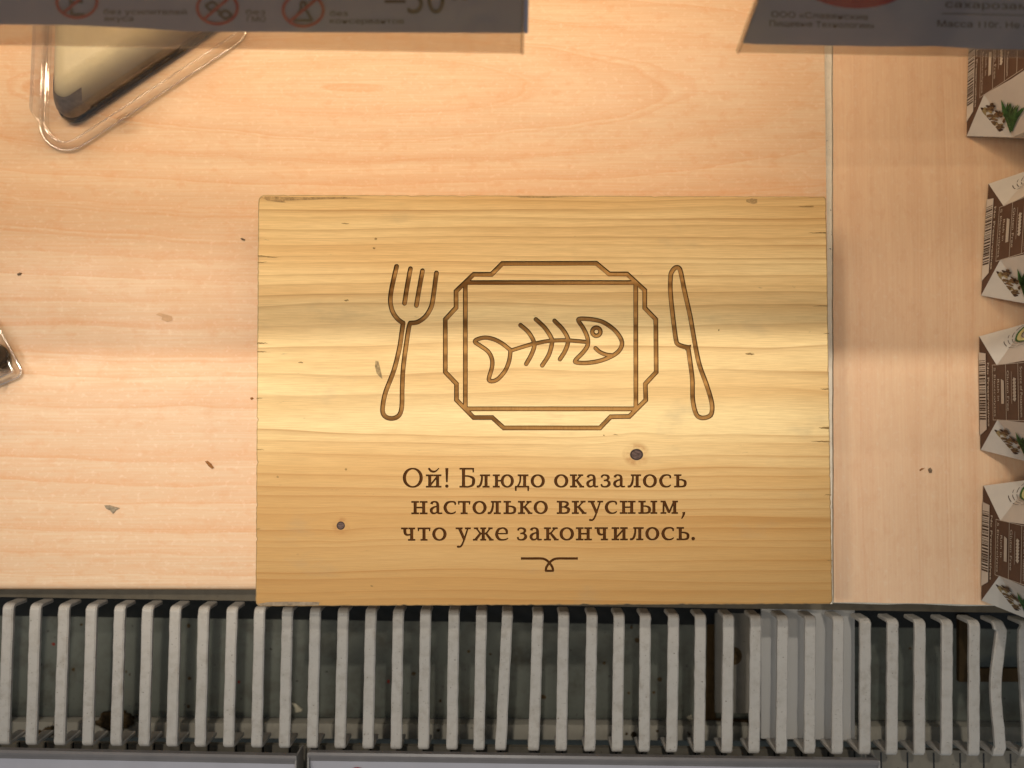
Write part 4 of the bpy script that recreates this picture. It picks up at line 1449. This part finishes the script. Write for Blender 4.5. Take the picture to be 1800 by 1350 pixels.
gw.bump(wr, .35, .0012)
M_wrap = gw.done(gw.mix(gw.ramp(wr, [(.45, 0), (.75, .25)]), zr, (0.40, 0.32, 0.20)), 0.4, 0.4)
mb = MB()
mb.loft([lvl(tring(.0012), .0043), lvl(tring(.0014), .0070), lvl(tring(.0030), .0110), lvl(tring(.0054), .0150), lvl(tring(.0080), .0182), lvl(tring(.0105), .0198), lvl(tring(.0140), .0203)])
wrap = build('cream_wrap', mb, M_wrap, tri_root, smooth=True)
# dark seaweed tip showing through the wrap
mb = MB()
nt_ = len(tri)
c0 = 8
seq = [(c0 - 8 + k) % nt_ for k in range(9)]
up_i = tring(.0053)
lo_i = tring(.0012)
tipc = Vector((tri[4][0], tri[4][1]))
ridge = []
def near_tip(poly, dmax):
    return [Vector((q[0], q[1])) for q in poly]
rg = []
for zz, ins in ((.0050, .0009), (.0070, .0010), (.0110, .0026), (.0140, .0043), (.0158, .0056)):
    pl = tring(ins)
    # extend the arc along both straight edges
    a0 = Vector(pl[seq[0]]); a1 = Vector(pl[seq[-1]])
    al = (Vector(pl[seq[0]]) - Vector(pl[(seq[0] - 1) % nt_])).normalized()
    be = (Vector(pl[(seq[-1] + 1) % nt_]) - Vector(pl[seq[-1]])).normalized()
    jt = .0012 * math.sin(zz * 700)
    arc = [a0 - al * (.0085 + jt)] + [Vector(pl[q]) for q in seq] + [a1 + be * (.0060 - jt)]
    rg.append([Vector((q.x, q.y, zz)) for q in arc])
mb.loft(rg, 0, False, False, closed=False)
build('seaweed_tip', mb, plain('taupe_film', (0.16, 0.125, 0.095), 0.35, 0.5, 0.35, 260), tri_root, smooth=True, recalc=False)

fl1 = rounded([tip2 + (-dirr - dirl).normalized() * 0.0235 + dirl * .000, tip2 + dirr * 0.128 + Vector((dirr.y, -dirr.x, 0)) * 0.0125, tip2 + dirl * 0.112 - Vector((dirl.y, -dirl.x, 0)) * 0.0085], [0.0150, .012, .012], 12)


def pack_shell(name, root, fl, dz, ins1=.0055, top=.0300):
    mb = MB()
    a = [inset(fl, d) for d in (0, .0006, ins1 * .45, ins1 * .62, ins1 * .8, ins1, ins1 + .0014, ins1 + .0035)]
    zs = (.0006, .0020, .0021, .0034, .0034, .0022, top * .7, top)
    mb.loft([lvl(q, z) for q, z in zip(a, zs)], 0, False, True)
    # rolled lip round the rim
    ring_ = []
    lip = [inset(fl, .0003 + .0006 * math.cos(k * math.pi / 4)) for k in range(8)]
    n = len(fl)
    vsx, fsx = [], []
    for k in range(8):
        vsx += [Vector((q[0], q[1], .0016 + .0006 * math.sin(k * math.pi / 4))) for q in lip[k]]
    for k in range(8):
        for i in range(n):
            fsx.append((k * n + i, k * n + (i + 1) % n, ((k + 1) % 8) * n + (i + 1) % n, ((k + 1) % 8) * n + i))
    lipmb = MB()
    lipmb.add(vsx, fsx)
    build('rolled_rim', lipmb, M_lip, root, smooth=True)
    # raised inner bead
    bead = MB()
    prof_ = [inset(fl, ins1 * .72 + .0005 * math.cos(k * math.pi / 4)) for k in range(8)]
    bv = []
    for k in range(8):
        bv += [Vector((q[0], q[1], .0036 + .0005 * math.sin(k * math.pi / 4))) for q in prof_[k]]
    bead.add(bv, fsx)
    build('inner_bead', bead, M_lip, root, smooth=True)
    return build(name, mb, M_clear, root, smooth=True)


pack_shell('clear_shell', tri_root, fl1, 0, top=.0235)
# snap tab in the rim
mb = MB()
tq = P(222, 212, .003)
dd = dirr
nn2 = Vector((dirr.y, -dirr.x, 0))
for s, (w, hgt) in enumerate(((.0052, .0050), (.0036, .0066))):
    r_ = rounded([tq - dd * w - nn2 * .0022, tq + dd * w - nn2 * .0022, tq + dd * w + nn2 * .0022, tq - dd * w + nn2 * .0022], .0014, 4)
    mb.loft([lvl(r_, .0030), lvl(r_, hgt * .8), lvl(inset(r_, .0006), hgt)], 0, False, True)
build('snap_tab', mb, M_clear, tri_root, smooth=True)

# second pack, only its corner reaches into the picture
p2 = thing('sushi_roll_pack', P(-40, 620, 0), 'clear plastic pack corner with a black and cream roll, cut by the left edge', 'food pack')
c1, c2, c3, c4 = P(47, 660, 0), P(-20, 535, 0), P(-260, 560, 0), P(-230, 775, 0)
fl2 = rounded([c1, c2, c3, c4], [.0042, .010, .01, .01], 8)
pack_shell('clear_shell', p2, fl2, 0, .0048, .026)
mb = MB()
cc = P(-31, 626, .012)
def circ(r, z, c=cc, n=28): return [Vector((c.x + r * math.cos(2 * math.pi * k / n), c.y + r * math.sin(2 * math.pi * k / n), z)) for k in range(n)]
mb.loft([circ(.0070, .0015), circ(.0074, .003), circ(.0074, .010), circ(.0068, .0112)])
build('seaweed_roll', mb, M_black, p2, smooth=True)
mb = MB()
mb.loft([circ(.0069, .0113), circ(.0067, .0119), circ(.0048, .0119), circ(.0046, .0113)], 0, False, False)
build('rice_ring', mb, plain('rice_white', (0.62, 0.55, 0.42), 0.5, 0.4, .2, 900), p2, smooth=True)


# ------------------------------------------------------------------ crumbs and scraps
def crumb(name, pts, z, h, mat, label, cat='crumb', group=None):
    if name == 'grime_clump':
        q_ = []
        for k in range(len(pts)):
            (ax_, ay_), (bx_, by_) = pts[k], pts[(k + 1) % len(pts)]
            for t in (0, .25, .5, .75):
                q_.append((ax_ + (bx_ - ax_) * t + random.uniform(-4, 4), ay_ + (by_ - ay_) * t + random.uniform(-3, 3)))
        pts = q_
    mb = MB()
    q = [P(x, y, z) for x, y in pts]
    c = sum(q, Vector()) / len(q)
    lo = [Vector((v.x, v.y, z)) for v in q]
    md = [Vector((v.x, v.y, z + h * .6)) for v in q]
    hi = [c.lerp(v, .55) + Vector((0, 0, h)) for v in q]
    mb.loft([lo, md, hi])
    o = build(name, mb, mat, loc=Vector((c.x, c.y, z)))
    return tag(o, label, cat, group)


M_cb = plain('brown_crumb', (0.30, 0.13, 0.04), 0.8, .2, .4, 900)
M_cg = plain('grey_scrap', (0.30, 0.235, 0.16), 0.8, .2, .4, 900)
M_cd = plain('dark_crumb', (0.20, 0.14, 0.09), 0.8, .2, .5, 900)
M_cc = plain('cream_scrap', (0.55, 0.49, 0.36), 0.7, .2, .2, 500)
GC = 'crumbs on the shelf and in the channel'
crumb('paper_scrap', [(184, 888), (193, 888), (203, 891), (211, 893), (204, 897), (199, 903), (194, 897), (187, 894)], .0001, .0006, M_cg, 'flat grey scrap lying on the peach board, lower left', 'scrap', GC)
crumb('crumb', [(361, 811), (365, 810), (371, 815), (376, 822), (373, 824), (367, 819)], .0001, .0009, M_cb, 'rust-brown sliver on the peach board left of the sign', 'crumb', GC)
crumb('crumb', [(423, 419.5), (426, 418.5), (431, 421), (430.5, 423), (426, 422)], .0001, .0007, M_cd, 'small dark crumb beside the upper left edge of the sign', 'crumb', GC)
crumb('crumb', [(31, 481.5), (35, 479), (38.5, 480), (36, 483.5), (32, 484)], .0001, .0007, M_cd, 'small dark crumb above the pack corner at the left edge', 'crumb', GC)
crumb('crumb', [(1631, 825), (1635, 822), (1638, 826), (1637, 831), (1633, 831)], ZR + .0001, .0008, M_cd, 'round dark crumb on the pinkish board left of the cartons', 'crumb', GC)
crumb('crumb', [(1616, 826), (1620, 823), (1625, 823), (1621, 825.5), (1617, 828)], ZR + .0001, .0005, M_cb, 'tiny curled brown crumb next to the round dark crumb', 'crumb', GC)
crumb('crumb', [(440, 700), (443, 698), (446, 700), (442, 703)], .0001, .0006, M_cb, 'tiny brown crumb touching the left side of the sign', 'crumb', GC)
crumb('stain', [(274, 553), (280, 550), (292, 553), (302, 556), (303, 563), (294, 566), (284, 562), (285, 557)], .0001, .00012, plain('tan_stain', (0.60, 0.36, 0.19), .5, .4, .1, 300), 'pale tan stain on the peach board between pack corner and sign', 'stain')
crumb('paper_scrap', [(513, 1235), (520, 1236), (532, 1247), (530, 1250), (520, 1252), (519, 1243)], ZF + .0002, .0012, M_cc, 'cream paper scrap on the channel floor below the left of the sign', 'scrap', GC)
crumb('paper_scrap', [(1206, 1260), (1215, 1256), (1217, 1264), (1211, 1266)], ZF + .0002, .001, M_cc, 'smaller cream scrap on the channel floor near the small grey plate', 'scrap', GC)
crumb('grime_clump', [(176, 1258), (188, 1250), (206, 1247), (226, 1252), (240, 1262), (232, 1274), (222, 1276), (210, 1289), (198, 1284), (184, 1278), (172, 1268)], ZF + .0062, .004, M_grime, 'large brown clump of dirt on the channel ledge, far left', 'dirt', GC)
crumb('grime_clump', [(64, 1290), (80, 1280), (92, 1277), (96, 1286), (88, 1292), (70, 1296)], ZF + .0062, .002, M_grime, 'smaller brown dirt patch on the channel ledge, at the left end', 'dirt', GC)
M_cr = plain('red_fleck', (0.25, 0.03, 0.02), .7, .2)
fl = MB()
rnd = random.Random(5)
for (xx, yy, s, red) in ((94, 1132, 3.2, 1), (129, 1177, 4, 0), (118, 1240, 3, 0), (222, 1181, 2.5, 0), (228, 1186, 2, 0), (333, 1192, 4, 0), (420, 1199, 3, 1), (331, 1100, 4, 0), (143, 1098, 3, 0), (331, 1242, 3.5, 0), (683, 1198, 3.2, 1), (727, 1184, 4, 0), (738, 1180, 3, 0), (774, 1232, 3.5, 0), (824, 1145, 3.2, 0), (862, 1150, 3, 0), (955, 1225, 5, 0), (1062, 1165, 3.4, 0), (1110, 1103, 3.5, 0), (1120, 1125, 5, 0), (1160, 1194, 5, 0), (1149, 1217, 3, 0), (1105, 1218, 3, 0), (1101, 1290, 3, 0), (1115, 1292, 7, 0), (1155, 1285, 3, 0), (770, 1284, 3.5, 0), (1600, 1140, 3, 0)):
    n = 8
    zz = ZF + .0002 if yy < 1250 else ZF + .0063
    fl.poly([P(xx + s * rnd.uniform(.6, 1.1) * math.cos(k * .785), yy + s * rnd.uniform(.6, 1.1) * math.sin(k * .785), zz) for k in range(n)][::-1], red)
o = build('dirt_flecks', fl, [M_grime, M_cr], recalc=False)
tag(o, 'dark and red flecks scattered over the channel floor', 'dirt', kind='stuff')

# ------------------------------------------------------------------ the phone the picture is taken with: its shadow crosses the shelf
ph = thing('smartphone', (-0.0595, 0.024, CAMZ + 0.006), 'dark smartphone held flat above the sign', 'phone')
mb = MB()
pl = rounded([(-.131, -.0118, 0), (.012, -.0118, 0), (.012, .0597, 0), (-.131, .0597, 0)], .009, 6)
mb.loft([lvl(inset(pl, .001), CAMZ + .0022), lvl(pl, CAMZ + .0032), lvl(pl, CAMZ + .0086), lvl(inset(pl, .001), CAMZ + .0096)])
build('phone_body', mb, M_black, ph, smooth=False)
mb = MB()
mb.loft([[Vector((.0062 * math.cos(k * .2618), .0062 * math.sin(k * .2618), z)) for k in range(24)] for z in (CAMZ + .0010, CAMZ + .0022)], 0, False, False)
build('lens_ring', mb, M_black, ph, smooth=True)
